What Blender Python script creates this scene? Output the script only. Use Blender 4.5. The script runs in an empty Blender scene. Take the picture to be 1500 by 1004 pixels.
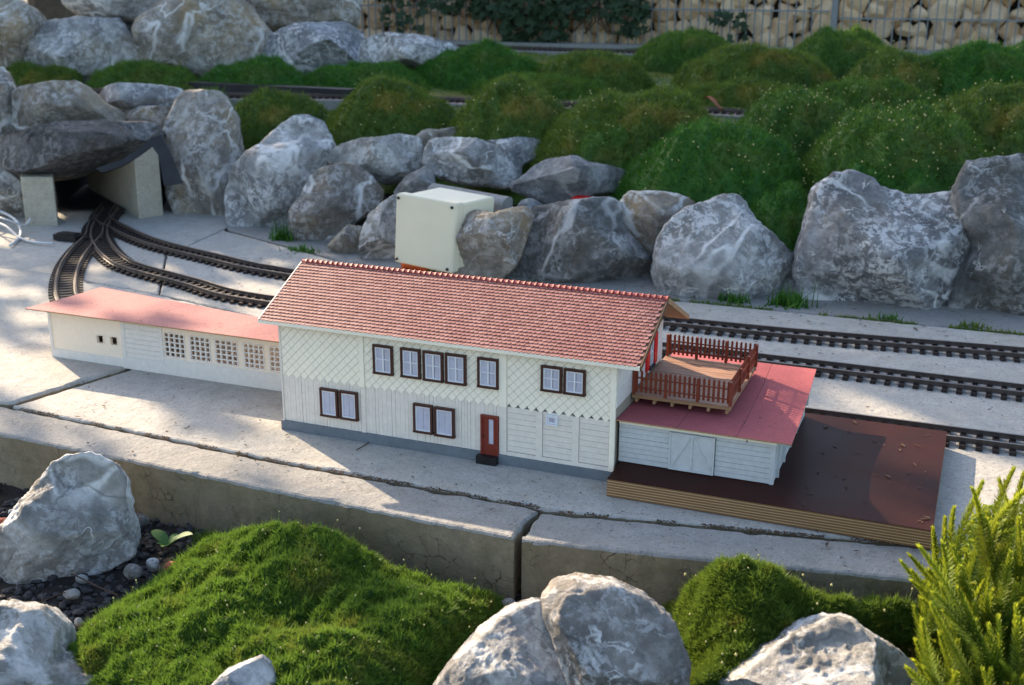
import bpy, math, random
import numpy as np
from mathutils import noise as mn, Vector
C = bpy.context.scene
COL = C.collection
R = math.radians
rnd = random.Random(7)

# ------------------------------------------------------------------ camera
F = 1760.4
CAM = np.array([0.7670, -1.1766, 0.5454])
YAW, PIT, ROL = -0.3781, -0.3055, 0.0029
FW = np.array([math.sin(YAW)*math.cos(PIT), math.cos(YAW)*math.cos(PIT), math.sin(PIT)])
_r = np.cross(FW, [0, 0, 1]); _r /= np.linalg.norm(_r); _u = np.cross(_r, FW)
RT = _r*math.cos(ROL)+_u*math.sin(ROL)
UP = _u*math.cos(ROL)-_r*math.sin(ROL)
cd = bpy.data.cameras.new('camera'); cam = bpy.data.objects.new('camera', cd); COL.objects.link(cam)
from mathutils import Matrix
M = Matrix(((RT[0], UP[0], -FW[0], CAM[0]), (RT[1], UP[1], -FW[1], CAM[1]), (RT[2], UP[2], -FW[2], CAM[2]), (0, 0, 0, 1)))
cam.matrix_world = M
cd.sensor_width = 23.6; cd.lens = 23.6*F/1500
cd.clip_start = 0.02; cd.clip_end = 200
cd.dof.use_dof = True; cd.dof.focus_distance = 1.36; cd.dof.aperture_fstop = 7.5
C.camera = cam

# ------------------------------------------------------------------ light
SUN_EL = R(27)
S = np.array([-.86*math.cos(SUN_EL), .51*math.cos(SUN_EL), math.sin(SUN_EL)]); S /= np.linalg.norm(S)
w = bpy.data.worlds.new('World'); C.world = w; w.use_nodes = True
nt = w.node_tree
sky = nt.nodes.new('ShaderNodeTexSky'); sky.sky_type = 'NISHITA'; sky.sun_disc = False
sky.dust_density = 2.0; sky.ozone_density = .9; sky.sun_elevation = SUN_EL; sky.sun_rotation = math.atan2(S[0], S[1])
nt.links.new(sky.outputs[0], nt.nodes['Background'].inputs[0])
nt.nodes['Background'].inputs[1].default_value = 0.15
sd = bpy.data.lights.new('sun', 'SUN'); sd.energy = 5.0; sd.angle = R(.53); sd.color = (1, .80, .57)
so = bpy.data.objects.new('sun', sd); COL.objects.link(so)
so.rotation_euler = Vector(S).to_track_quat('Z', 'Y').to_euler()
C.view_settings.view_transform = 'Standard'; C.view_settings.look = 'None'
C.view_settings.exposure = 1.45
try:
    C.cycles.use_denoising = True
except Exception:
    pass

def at(x, y, z=None, Y=None, X=None, D=None):
    d = FW+RT*(x-750)/F+UP*(502-y)/F
    if z is not None: t = (z-CAM[2])/d[2]
    elif Y is not None: t = (Y-CAM[1])/d[1]
    elif X is not None: t = (X-CAM[0])/d[0]
    else: t = D
    return CAM+t*d

# ------------------------------------------------------------------ materials
class NB:
    def __init__(s, name):
        s.m = bpy.data.materials.new(name); s.m.use_nodes = True
        s.t = s.m.node_tree; s.p = s.t.nodes['Principled BSDF']; s.out = s.t.nodes['Material Output']
        tc = s.t.nodes.new('ShaderNodeTexCoord'); oi = s.t.nodes.new('ShaderNodeObjectInfo')
        vm = s.t.nodes.new('ShaderNodeVectorMath'); vm.operation = 'SCALE'; vm.inputs[0].default_value = (3.1, 7.7, 5.3)
        s.t.links.new(oi.outputs['Random'], vm.inputs[3])
        va = s.t.nodes.new('ShaderNodeVectorMath'); va.operation = 'ADD'
        s.t.links.new(tc.outputs['Object'], va.inputs[0]); s.t.links.new(vm.outputs[0], va.inputs[1])
        s.v = va.outputs[0]; s.oi = oi; s.raw = tc.outputs['Object']
    def l(s, a, b): s.t.links.new(a, b)
    def n(s, kind, **k):
        o = s.t.nodes.new(kind)
        for a, b in k.items(): setattr(o, a, b)
        return o
    def noise(s, sc, det=4, rough=.55, dist=0, v=None):
        o = s.n('ShaderNodeTexNoise'); o.inputs['Scale'].default_value = sc; o.inputs['Detail'].default_value = det
        o.inputs['Roughness'].default_value = rough; o.inputs['Distortion'].default_value = dist
        s.l(v or s.v, o.inputs['Vector']); return o.outputs[0]
    def voro(s, sc, feat='F1', v=None):
        o = s.n('ShaderNodeTexVoronoi', feature=feat); o.inputs['Scale'].default_value = sc
        s.l(v or s.v, o.inputs['Vector']); return o.outputs['Distance']
    def warp(s, sc, amt, v=None):
        o = s.n('ShaderNodeTexNoise'); o.inputs['Scale'].default_value = sc; o.inputs['Detail'].default_value = 3
        s.l(v or s.v, o.inputs['Vector'])
        a = s.n('ShaderNodeVectorMath', operation='SCALE'); s.l(o.outputs[1], a.inputs[0]); a.inputs[3].default_value = amt
        b = s.n('ShaderNodeVectorMath', operation='ADD'); s.l(a.outputs[0], b.inputs[0]); s.l(v or s.v, b.inputs[1])
        return b.outputs[0]
    def ramp(s, f, stops):
        o = s.n('ShaderNodeValToRGB'); s.l(f, o.inputs[0])
        e = o.color_ramp.elements
        while len(e) < len(stops): e.new(.5)
        for i, (p, c) in enumerate(stops):
            e[i].position = p; e[i].color = (c, c, c, 1) if not isinstance(c, tuple) else (*c, 1)
        return o.outputs[0]
    def mix(s, f, a, b, bt='MIX'):
        o = s.n('ShaderNodeMix', data_type='RGBA', blend_type=bt)
        for i, x in ((0, f), (6, a), (7, b)):
            if isinstance(x, (int, float)): o.inputs[i].default_value = x
            elif isinstance(x, tuple): o.inputs[i].default_value = (*x, 1)
            else: s.l(x, o.inputs[i])
        return o.outputs[2]
    def math(s, op, a, b=0.0):
        o = s.n('ShaderNodeMath', operation=op)
        for i, x in ((0, a), (1, b)):
            if isinstance(x, (int, float)): o.inputs[i].default_value = x
            else: s.l(x, o.inputs[i])
        return o.outputs[0]
    def bump(s, h, st=.5, dist=.001, prev=None):
        o = s.n('ShaderNodeBump'); o.inputs['Strength'].default_value = st; o.inputs['Distance'].default_value = dist
        s.l(h, o.inputs['Height'])
        if prev: s.l(prev, o.inputs['Normal'])
        return o.outputs[0]
    def fin(s, col=None, rough=.8, nor=None, spec=.3):
        if col is not None:
            if isinstance(col, tuple): s.p.inputs['Base Color'].default_value = (*col, 1)
            else: s.l(col, s.p.inputs['Base Color'])
        if isinstance(rough, (int, float)): s.p.inputs['Roughness'].default_value = rough
        else: s.l(rough, s.p.inputs['Roughness'])
        s.p.inputs['Specular IOR Level'].default_value = spec
        if nor: s.l(nor, s.p.inputs['Normal'])
        return s.m

def m_plain(name, c, rough=.6, var=.15, sc=120, bs=.3, spec=.3):
    b = NB(name); f = b.noise(sc, 5)
    c2 = tuple(x*(1-var*1.6) for x in c)
    f2 = b.noise(sc*.13, 4, .6)
    col = b.mix(b.ramp(f, [(.3, 0.), (.7, 1.)]), c2, c)
    col = b.mix(b.ramp(f2, [(.35, .0), (.7, .35)]), col, tuple(x*(1-var*2) for x in c))
    return b.fin(col, rough, b.bump(f, bs, .0006), spec)

def m_concrete(name, c, dark=.55, pit=.55, coarse=False):
    b = NB(name)
    big = b.noise(7, 5, .6); mid = b.noise(45, 6, .65); fine = b.noise(420, 4, .7)
    col = b.mix(b.ramp(mid, [(.32, 0.), (.68, 1.)]), tuple(x*.78 for x in c), c)
    col = b.mix(b.ramp(big, [(.38, 0.), (.72, .55)]), col, tuple(x*y for x, y in zip(c, (.74, .72, .68))))
    sp = b.voro(230); n2 = b.noise(90, 3)
    pits = b.math('MULTIPLY', b.ramp(sp, [(.12, 1.), (.30, 0.)]), b.ramp(n2, [(.44, 0.), (.6, 1.)]))
    col = b.mix(b.math('MULTIPLY', pits, pit*1.6), col, tuple(x*.33 for x in c))
    wh = b.math('MULTIPLY', b.ramp(b.voro(160, v=b.warp(60, .01)), [(.10, 1.), (.22, 0.)]), b.ramp(b.noise(70, 3), [(.5, 0.), (.62, 1.)]))
    col = b.mix(b.math('MULTIPLY', wh, .7 if coarse else .25), col, tuple(min(.8, x*1.6) for x in c))
    bl = b.ramp(b.noise(190, 6, .8, .6), [(.52, 0.), (.64, .85)])
    col = b.mix(b.math('MULTIPLY', bl, .8), col, tuple(x*.42 for x in c))
    # mossy / dirty stains
    st = b.ramp(b.noise(16, 6, .7, .6), [(.55, 0.), (.75, .55)])
    col = b.mix(st, col, (c[0]*.62, c[1]*.58, c[2]*.47))
    n = b.bump(fine, .6, .0012); n = b.bump(pits, -.9, .0016, n); n = b.bump(mid, .8, .004, n)
    return b.fin(col, .9, n, .2)

def m_face(name, c):
    b = NB(name); f = b.noise(60, 6, .7); g = b.noise(9, 4, .6); h = b.noise(400, 3)
    col = b.mix(b.ramp(f, [(.3, 0.), (.7, 1.)]), tuple(x*.6 for x in c), c)
    col = b.mix(b.ramp(g, [(.4, 0.), (.7, .6)]), col, (c[0]*.55, c[1]*.55, c[2]*.42))
    cr = b.ramp(b.voro(55, 'DISTANCE_TO_EDGE', b.warp(40, .03)), [(.0, 1.), (.035, 0.)])
    cr = b.math('MULTIPLY', cr, b.ramp(b.noise(22, 3), [(.5, 0.), (.62, 1.)]))
    col = b.mix(cr, col, tuple(x*.15 for x in c))
    hol = b.ramp(b.voro(130, v=b.warp(80, .01)), [(.05, 1.), (.2, 0.)])
    hol = b.math('MULTIPLY', hol, b.ramp(b.noise(50, 3), [(.5, 0.), (.65, 1.)]))
    col = b.mix(b.math('MULTIPLY', hol, .7), col, tuple(x*.25 for x in c))
    n = b.bump(h, .5, .001); n = b.bump(f, .8, .004, n); n = b.bump(cr, -.6, .003, n); n = b.bump(hol, -.8, .003, n)
    return b.fin(col, .92, n, .15)

def m_rock(name, base, brown=.3, vein=.6, white=.35, dark=.4, vs=9):
    b = NB(name)
    n1 = b.noise(14, 8, .62, .5); n2 = b.noise(4.5, 5, .6); n3 = b.noise(90, 8, .72); n4 = b.noise(500, 4, .7)
    col = b.mix(b.ramp(n1, [(.38, 0.), (.62, 1.)]), tuple(x*.45 for x in base), tuple(x*1.22 for x in base))
    col = b.mix(b.ramp(b.noise(38, 7, .7, .6), [(.42, .55), (.60, 0.)]), col, tuple(x*.40 for x in base))
    col = b.mix(b.ramp(n2, [(.45, 0.), (.62, dark)]), col, tuple(x*.38 for x in base))
    br = b.ramp(b.noise(8, 6, .65, .4), [(.50, 0.), (.66, 1.)])
    col = b.mix(b.math('MULTIPLY', br, brown), col, (base[0]*1.0, base[1]*.80, base[2]*.50))
    rv = b.ramp(b.oi.outputs['Random'], [(0., (.80, .80, .83)), (.35, (1.05, 1.0, .92)), (.65, (.92, .95, 1.)), (1., (1.12, 1.06, .97))])
    col = b.mix(1., col, rv, 'MULTIPLY')
    # weathered pale crust
    cr = b.math('MULTIPLY', b.ramp(b.noise(60, 9, .78, .4), [(.49, 0.), (.54, 1.)]), b.ramp(b.noise(10, 4, .65), [(.40, .08), (.56, 1.)]))
    col = b.mix(b.math('MULTIPLY', cr, white), col, (.80, .79, .77))
    # calcite veins: bands where a warped noise crosses its mean
    def band(sc, wd, gate):
        wd = wd*1.5
        wv = b.noise(sc, 2.5, .5, 1.2, b.warp(sc*2.4, .03))
        d = b.math('ABSOLUTE', b.math('SUBTRACT', wv, .5))
        l = b.ramp(d, [(wd*.35, 1.), (wd, 0.)])
        return b.math('MULTIPLY', l, b.ramp(b.noise(sc*.9, 3), [(gate, 0.), (gate+.12, 1.)]))
    v = b.math('MAXIMUM', band(vs*.55, .020, .44), band(vs*1.7, .012, .52))
    v = b.math('MULTIPLY', v, b.ramp(n3, [(.25, .3), (.5, 1.)]))
    col = b.mix(b.math('MULTIPLY', v, vein), col, (.84, .82, .78))
    pt = b.ramp(b.voro(110, v=b.warp(60, .02)), [(.0, 1.), (.2, 0.)])
    pt = b.math('MULTIPLY', pt, b.ramp(b.noise(30, 3), [(.52, 0.), (.62, 1.)]))
    col = b.mix(b.math('MULTIPLY', pt, .55), col, tuple(x*.28 for x in base))
    fr = b.voro(16, 'DISTANCE_TO_EDGE', b.warp(18, .05)); frm = b.ramp(fr, [(0., 1.), (.03, 0.)])
    frm = b.math('MULTIPLY', frm, b.ramp(b.noise(9, 3), [(.48, 0.), (.58, 1.)]))
    col = b.mix(b.math('MULTIPLY', frm, .6), col, tuple(x*.3 for x in base))
    n = b.bump(n4, .6, .002); n = b.bump(n3, 1., .010, n); n = b.bump(n1, .8, .010, n); n = b.bump(frm, -.5, .005, n); n = b.bump(pt, -.5, .003, n)
    return b.fin(col, .82, n, .3)

def m_moss(name, c, tip, dry=.35, drycol=(.22, .15, .04), trans=.3, dsc=7):
    b = NB(name)
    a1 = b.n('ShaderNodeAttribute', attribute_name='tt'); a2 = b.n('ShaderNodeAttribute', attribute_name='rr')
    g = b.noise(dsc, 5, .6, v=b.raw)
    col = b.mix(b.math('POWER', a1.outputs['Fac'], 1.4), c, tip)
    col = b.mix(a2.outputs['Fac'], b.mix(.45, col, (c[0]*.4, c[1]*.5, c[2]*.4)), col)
    dr = b.math('MULTIPLY', b.ramp(g, [(.54, 0.), (.70, 1.)]), dry)
    fnz = b.ramp(b.noise(dsc*6, 4, .7, v=b.raw), [(.40, 0.), (.60, 1.)])
    col = b.mix(fnz, b.mix(.45, col, (c[0]*.6, c[1]*.6, c[2]*.6)), b.mix(.15, col, tip))
    col = b.mix(b.math('MULTIPLY', dr, b.ramp(a2.outputs['Fac'], [(.1, 1.), (.9, .35)])), col, drycol)
    b.fin(col, .6, None, .25)
    tr = b.n('ShaderNodeBsdfTranslucent'); b.l(b.mix(.3, col, tip), tr.inputs[0])
    mx = b.n('ShaderNodeMixShader'); mx.inputs[0].default_value = trans
    b.l(b.p.outputs[0], mx.inputs[1]); b.l(tr.outputs[0], mx.inputs[2]); b.l(mx.outputs[0], b.out.inputs[0])
    return b.m

MT = {}
MT['deck'] = m_concrete('pale_concrete', (.44, .42, .38))
MT['kerb'] = m_concrete('grey_concrete', (.31, .30, .28), coarse=True)
MT['kerb_face'] = m_face('stained_concrete', (.30, .245, .165))
MT['soil'] = m_plain('dark_soil', (.035, .028, .022), .95, .4, 160, 1.)
MT['bank'] = m_plain('bank_soil', (.05, .042, .03), .95, .4, 60, 1.)
MT['rock'] = m_rock('grey_limestone', (.46, .46, .45), white=.6, vein=.8)
MT['rock_b'] = m_rock('brown_grey_limestone', (.43, .385, .32), brown=.6, white=.4, vein=.8)
MT['rock_v'] = m_rock('white_veined_limestone', (.38, .38, .38), brown=.15, vein=1., white=.8, vs=11)
MT['rock_d'] = m_rock('dark_limestone', (.22, .22, .21), brown=.25, vein=.6, white=.3)
MT['rock_l'] = m_rock('dark_lintel_stone', (.13, .13, .135), brown=.2, vein=.1, white=.18, dark=.5)
MT['rock_w'] = m_rock('pale_limestone', (.46, .46, .455), brown=.15, vein=1., white=.78, dark=.2)
MT['rock_f'] = m_rock('smooth_grey_stone', (.33, .325, .315), brown=.25, vein=.3, white=.15, dark=.15)
def m_gab():
    b = NB('ochre_stone'); f = b.noise(2.2, 5, .65); g = b.noise(9, 6, .7)
    c = b.ramp(b.oi.outputs['Random'], [(0., (.55, .34, .17)), (.4, (.86, .60, .34)), (.7, (.90, .70, .46)), (1., (.70, .50, .32))])
    c = b.mix(b.ramp(f, [(.45, 0.), (.70, .3)]), c, (.6, .38, .2)); c = b.mix(b.ramp(g, [(.45, 0.), (.6, .5)]), c, (.9, .74, .54))
    return b.fin(c, .85, b.bump(g, .4, .05), .2)
MT['gabion'] = m_gab()
MT['cream'] = m_plain('cream_paint', (.95, .86, .69), .6, .05, 90, .15)
MT['cream_dark'] = m_plain('cream_ground', (.34, .30, .23), .7, .05, 90, .15)
MT['grey_white'] = m_plain('grey_white_paint', (.80, .72, .62), .6, .09, 150, .25)
MT['gap'] = m_plain('grey_gap', (.16, .155, .14), .8, .1)
MT['white'] = m_plain('white_paint', (.76, .71, .64), .5, .08, 150, .2)
MT['shed_white'] = m_plain('shed_white_paint', (.60, .61, .60), .6, .10, 150, .3)
MT['plinth'] = m_plain('grey_plinth_paint', (.16, .185, .205), .55, .14, 110, .4)
MT['frame'] = m_plain('dark_brown_paint', (.075, .026, .018), .45, .2, 200, .4)
MT['door'] = m_plain('red_brown_paint', (.22, .035, .02), .4, .2, 200, .4)
MT['sash'] = m_plain('white_sash', (.72, .72, .74), .4, .03)
MT['curtain'] = m_plain('lilac_curtain', (.60, .58, .66), .8, .12, 90, .4)
MT['glass'] = m_plain('window_back', (.16, .15, .14), .25, .1, spec=.6)
MT['redpaint'] = m_plain('red_shutter', (.7, .012, .012), .4, .1)
MT['ridge'] = m_plain('red_ridge_tile', (.34, .045, .035), .5, .2, 200, .5)
MT['wood'] = m_plain('tan_wood', (.42, .24, .12), .7, .15, 80, .4)
MT['soffit'] = m_plain('brown_wood', (.16, .09, .05), .7, .2)
MT['roofsheet'] = m_plain('red_sandpaper_sheet', (.44, .115, .12), .85, .2, 500, .5, .15)
MT['fence_red'] = m_plain('stained_red_wood', (.24, .048, .022), .55, .2, 150, .4)
MT['black'] = m_plain('black_plastic', (.018, .017, .018), .45, .3)
MT['sleeper'] = m_plain('dark_brown_plastic', (.028, .017, .014), .5, .35, 200, .6)
MT['rail'] = m_plain('brown_rail_side', (.10, .075, .062), .45, .3)
MT['box'] = m_plain('ivory_plastic', (.70, .62, .43), .4, .05, 20, .05, .4)
MT['rubber'] = m_plain('pond_liner_and_tunnel_dark', (.02, .021, .025), .5, .3, 30, .5)  # also blackens the tunnel inside, standing in for its shade
MT['wire'] = m_plain('galvanised_wire', (.20, .215, .22), .45, .15, spec=.5)
MT['cable'] = m_plain('pale_cable', (.55, .55, .55), .5, .1)
MT['orange'] = m_plain('orange_conduit', (.62, .10, .02), .5, .1)
MT['post_stone'] = m_concrete('beige_concrete', (.48, .44, .35))
MT['hall_wall'] = m_plain('pale_cream_paint', (.88, .74, .58), .7, .04, 200, .2)
MT['twig'] = m_plain('dry_twig', (.10, .06, .035), .9, .3)
MT['dry_leaf'] = m_plain('rust_leaf', (.36, .10, .03), .7, .3, 60)
MT['pebble'] = m_rock('pebble_stone', (.34, .32, .28), brown=.4, vein=.1)
MT['redstone'] = m_plain('brick_shard', (.34, .08, .04), .8, .2)
MT['gravel'] = m_plain('dark_gravel', (.075, .07, .07), .8, .4, 60)
MT['flower'] = m_plain('pale_seed_head', (.50, .44, .18), .7, .1)
MT['leaf'] = m_moss('weed_leaf', (.05, .13, .03), (.10, .22, .06), 0, trans=.25)
MT['ivy'] = m_moss('ivy_leaf', (.022, .045, .02), (.05, .085, .04), 0, trans=.15)
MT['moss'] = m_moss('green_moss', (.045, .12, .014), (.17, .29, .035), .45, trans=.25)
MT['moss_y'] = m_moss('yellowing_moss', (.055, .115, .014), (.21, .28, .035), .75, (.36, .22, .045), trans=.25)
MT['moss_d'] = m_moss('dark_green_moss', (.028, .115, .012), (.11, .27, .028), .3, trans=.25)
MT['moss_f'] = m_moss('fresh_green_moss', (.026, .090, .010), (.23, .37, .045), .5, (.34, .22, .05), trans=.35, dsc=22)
MT['moss_s'] = m_moss('starry_moss', (.034, .095, .010), (.22, .31, .04), .9, (.36, .18, .04), trans=.35, dsc=18)
MT['sedum'] = m_moss('yellow_green_needles', (.045, .13, .012), (.52, .56, .04), .25, (.40, .22, .05), trans=.4)
MT['tree_leaf'] = m_moss('tree_leaf', (.05, .10, .02), (.07, .13, .03), 0, trans=.2)
MT['bark'] = m_plain('bark', (.12, .09, .06), .9, .3, 30, 1.)

def m_tile():
    b = NB('red_brown_roof_tile')
    a = b.n('ShaderNodeAttribute', attribute_name='rr'); f = b.noise(700, 3); g = b.noise(25, 4)
    col = b.mix(a.outputs['Fac'], (.24, .098, .080), (.34, .162, .136))
    col = b.mix(b.ramp(g, [(.35, 0.), (.7, .4)]), col, (.24, .07, .065))
    return b.fin(col, .55, b.bump(f, .4, .0004), .3)
MT['tile'] = m_tile()
def m_ply():
    b = NB('plywood_edge'); sx = b.n('ShaderNodeSeparateXYZ'); b.l(b.raw, sx.inputs[0])
    ph = b.math('FRACT', b.math('MULTIPLY', sx.outputs[2], 1/.0030))
    ln = b.ramp(ph, [(.0, (.60, .42, .22)), (.22, (.60, .42, .22)), (.30, (.19, .10, .045)), (.92, (.25, .13, .06)), (1., (.6, .42, .22))])
    mp = b.n('ShaderNodeMapping'); mp.inputs['Scale'].default_value = (30, 30, 1500); b.l(b.raw, mp.inputs[0])
    g = b.noise(1, 5, .6, v=mp.outputs[0])
    col = b.mix(b.ramp(g, [(.3, 0.), (.7, 1.)]), b.mix(.5, ln, (.14, .07, .03)), ln)
    return b.fin(col, .8, b.bump(g, .4, .0006), .2)
MT['ply'] = m_ply()
def m_film():
    b = NB('film_faced_plywood'); g = b.noise(9, 5, .6); f = b.noise(220, 3)
    col = b.mix(b.ramp(g, [(.35, 0.), (.7, 1.)]), (.026, .0085, .006), (.042, .013, .009))
    sc = b.ramp(b.voro(90, 'DISTANCE_TO_EDGE', b.warp(12, .2)), [(0., 1.), (.012, 0.)])
    col = b.mix(b.math('MULTIPLY', sc, .12), col, (.2, .14, .12))
    r = b.ramp(g, [(.3, .4), (.7, .52)])
    return b.fin(col, r, b.bump(f, .1, .0003), .05)
MT['film'] = m_film()
def m_plank():
    b = NB('brown_planking'); mp = b.n('ShaderNodeMapping'); mp.inputs['Scale'].default_value = (30, 300, 30); b.l(b.raw, mp.inputs[0])
    g = b.noise(1.2, 5, .6, v=mp.outputs[0])
    return b.fin(b.mix(b.ramp(g, [(.3, 0.), (.7, 1.)]), (.20, .10, .06), (.38, .22, .14)), .6, b.bump(g, .3, .0005), .3)
MT['plank'] = m_plank()
def m_railtop():
    b = NB('worn_rail_top'); f = b.noise(60, 3)
    b.p.inputs['Metallic'].default_value = .7
    return b.fin(b.mix(f, (.13, .105, .09), (.27, .235, .21)), .38, None, .5)
MT['railtop'] = m_railtop()

# ------------------------------------------------------------------ mesh helpers
def link(name, me, mats, parent=None, loc=(0, 0, 0), smooth=False):
    o = bpy.data.objects.new(name, me); COL.objects.link(o)
    for m in (mats if isinstance(mats, (list, tuple)) else [mats]): me.materials.append(MT[m] if isinstance(m, str) else m)
    if parent is not None: o.parent = parent
    o.location = loc
    if smooth: me.polygons.foreach_set('use_smooth', [True]*len(me.polygons))
    return o
def mesh(name, V, Fc, mats, parent=None, origin=None, smooth=False, mi=None):
    """V world coordinates; stored relative to the parent's place or to `origin`"""
    V = np.array(V, float).reshape(-1, 3)
    if parent is not None:
        org = np.array(parent['_o']) if '_o' in parent else np.zeros(3); loc = (0, 0, 0)
    else:
        if origin is None:
            mi_, ma_ = V.min(0), V.max(0); origin = [(mi_[0]+ma_[0])/2, (mi_[1]+ma_[1])/2, mi_[2]]
        org = np.array(origin, float); loc = tuple(origin)
    me = bpy.data.meshes.new(name); me.from_pydata((V-org).tolist(), [], [list(f) for f in Fc]); me.update()
    if mi is not None: me.polygons.foreach_set('material_index', mi)
    o = link(name, me, mats, parent, loc, smooth); o['_o'] = [float(x) for x in org]
    return o
def tri_mesh(name, V, mats, parent=None, origin=None, tt=None, rr=None, quad=False):
    """fast mesh of separate triangles / quads"""
    k = 4 if quad else 3
    V = np.asarray(V, float).reshape(-1, 3); n = len(V)//k
    if parent is not None: org = np.array(parent['_o']); loc = (0, 0, 0)
    else: org = np.array(origin if origin is not None else V.mean(0)); loc = tuple(org)
    me = bpy.data.meshes.new(name); me.vertices.add(n*k); me.vertices.foreach_set('co', (V-org).astype(np.float32).ravel())
    me.loops.add(n*k); me.loops.foreach_set('vertex_index', np.arange(n*k, dtype=np.int32))
    me.polygons.add(n); me.polygons.foreach_set('loop_start', np.arange(0, n*k, k, dtype=np.int32))
    me.polygons.foreach_set('loop_total', np.full(n, k, dtype=np.int32)); me.update(calc_edges=True)
    for nm, a in (('tt', tt), ('rr', rr)):
        if a is not None:
            at_ = me.attributes.new(nm, 'FLOAT', 'POINT'); at_.data.foreach_set('value', np.asarray(a, np.float32).ravel())
    o = link(name, me, mats, parent, loc); o['_o'] = [float(x) for x in org]
    return o
class MB:
    def __init__(s): s.V = []; s.F = []; s.mi = []
    def add(s, V, Fc, m=0):
        k = len(s.V); s.V += [tuple(v) for v in V]; s.F += [tuple(i+k for i in f) for f in Fc]; s.mi += [m]*len(Fc); return s
    def box(s, x0, x1, y0, y1, z0, z1, m=0):
        V = [(x, y, z) for z in (z0, z1) for y in (y0, y1) for x in (x0, x1)]
        return s.add(V, [(0, 2, 3, 1), (4, 5, 7, 6), (0, 1, 5, 4), (2, 6, 7, 3), (0, 4, 6, 2), (1, 3, 7, 5)], m)
    def bar(s, a, b, w, h, up=(0, 0, 1), m=0):
        a = np.array(a, float); b = np.array(b, float); d = b-a; d /= np.linalg.norm(d); u = np.array(up, float)
        x = np.cross(d, u); x /= np.linalg.norm(x); u = np.cross(x, d)
        V = [p+x*i*w/2+u*j*h/2 for p in (a, b) for i, j in ((-1, -1), (1, -1), (1, 1), (-1, 1))]
        return s.add(V, [(0, 1, 2, 3), (7, 6, 5, 4), (0, 4, 5, 1), (1, 5, 6, 2), (2, 6, 7, 3), (3, 7, 4, 0)], m)
    def prism(s, poly, ext, m=0):
        n = len(poly); P = np.array(poly, float); e = np.array(ext, float)
        return s.add(list(P)+list(P+e), [tuple(range(n))[::-1], tuple(range(n, 2*n))]+[(i, (i+1) % n, n+(i+1) % n, n+i) for i in range(n)], m)
    def tube(s, pts, r, k=8, m=0):
        P = [np.array(p, float) for p in pts]; rings = []; n = len(P)
        rr_ = r if hasattr(r, '__len__') else [r]*n
        pu = None
        for i in range(n):
            d = P[min(i+1, n-1)]-P[max(i-1, 0)]; d /= np.linalg.norm(d)
            if pu is None: pu = np.array([0, 0, 1.]) if abs(d[2]) < .9 else np.array([1., 0, 0])
            x = np.cross(d, pu); x /= np.linalg.norm(x); u = np.cross(x, d); pu = u
            rings.append([P[i]+rr_[i]*(x*math.cos(a)+u*math.sin(a)) for a in [2*math.pi*j/k for j in range(k)]])
        V = [v for g in rings for v in g]
        Fc = [(i*k+j, i*k+(j+1) % k, (i+1)*k+(j+1) % k, (i+1)*k+j) for i in range(n-1) for j in range(k)]
        Fc += [tuple(range(k))[::-1], tuple(range((n-1)*k, n*k))]
        return s.add(V, Fc, m)
    def build(s, name, mats, parent=None, origin=None, smooth=False):
        return mesh(name, s.V, s.F, mats, parent, origin, smooth, s.mi)
def tag(o, label=None, cat=None, group=None, kind=None):
    if label: o['label'] = label
    if cat: o['category'] = cat
    if group: o['group'] = group
    if kind: o['kind'] = kind
    return o
def thing(name, loc, label, cat, group=None):
    o = bpy.data.objects.new(name, None); COL.objects.link(o); o.location = loc; o.empty_display_size = .02
    o['_o'] = [float(x) for x in loc]
    return tag(o, label, cat, group)
def fr(p, sc, octv=4, H=.9):
    return mn.fractal(Vector(p)*sc, H, 2.1, octv)

# ------------------------------------------------------------------ ground and deck
def bank_z(x, y):
    y0 = 1.03 + max(0., min(1., (-.80-x)/.15))*.26
    ys = [0, .30, .65, 1.7, 2.5, 9]; zs = [0, .130, .185, .25, .262, .27]
    d = y-y0
    if d <= 0: return -.02
    return float(np.interp(d, ys, zs))
def grid(name, x0, x1, y0, y1, nx, ny, fz, mat, smooth=True):
    V = []; Fc = []
    for j in range(ny+1):
        for i in range(nx+1):
            x = x0+(x1-x0)*i/nx; y = y0+(y1-y0)*j/ny; V.append((x, y, fz(x, y)))
    for j in range(ny):
        for i in range(nx):
            a = j*(nx+1)+i; Fc.append((a, a+1, a+nx+2, a+nx+1))
    return mesh(name, V, Fc, mat, origin=(0, 0, 0), smooth=smooth)
def soil_z(x, y):
    return -.070-max(0., min(1., (-.15-y)/.5))*.02+.006*fr((x, y, 0), 22)
tag(grid('garden_soil', -2.2, 2.4, -1.1, .0, 230, 70, soil_z, 'soil'), kind='structure')
tag(grid('ground', -40, 40, -12, 60, 20, 20, lambda x, y: -.13, 'bank'), kind='structure')
tag(grid('soil_bank', -3.6, 2.6, .95, 5.2, 150, 110, lambda x, y: bank_z(x, y)+.012*fr((x, y, 0), 6), 'bank'), kind='structure')
def base_z(x, y): return -.032
tag(grid('gravel_bed', -3.6, 2.6, -.05, 1.5, 8, 8, base_z, 'soil'), kind='structure')

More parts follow.
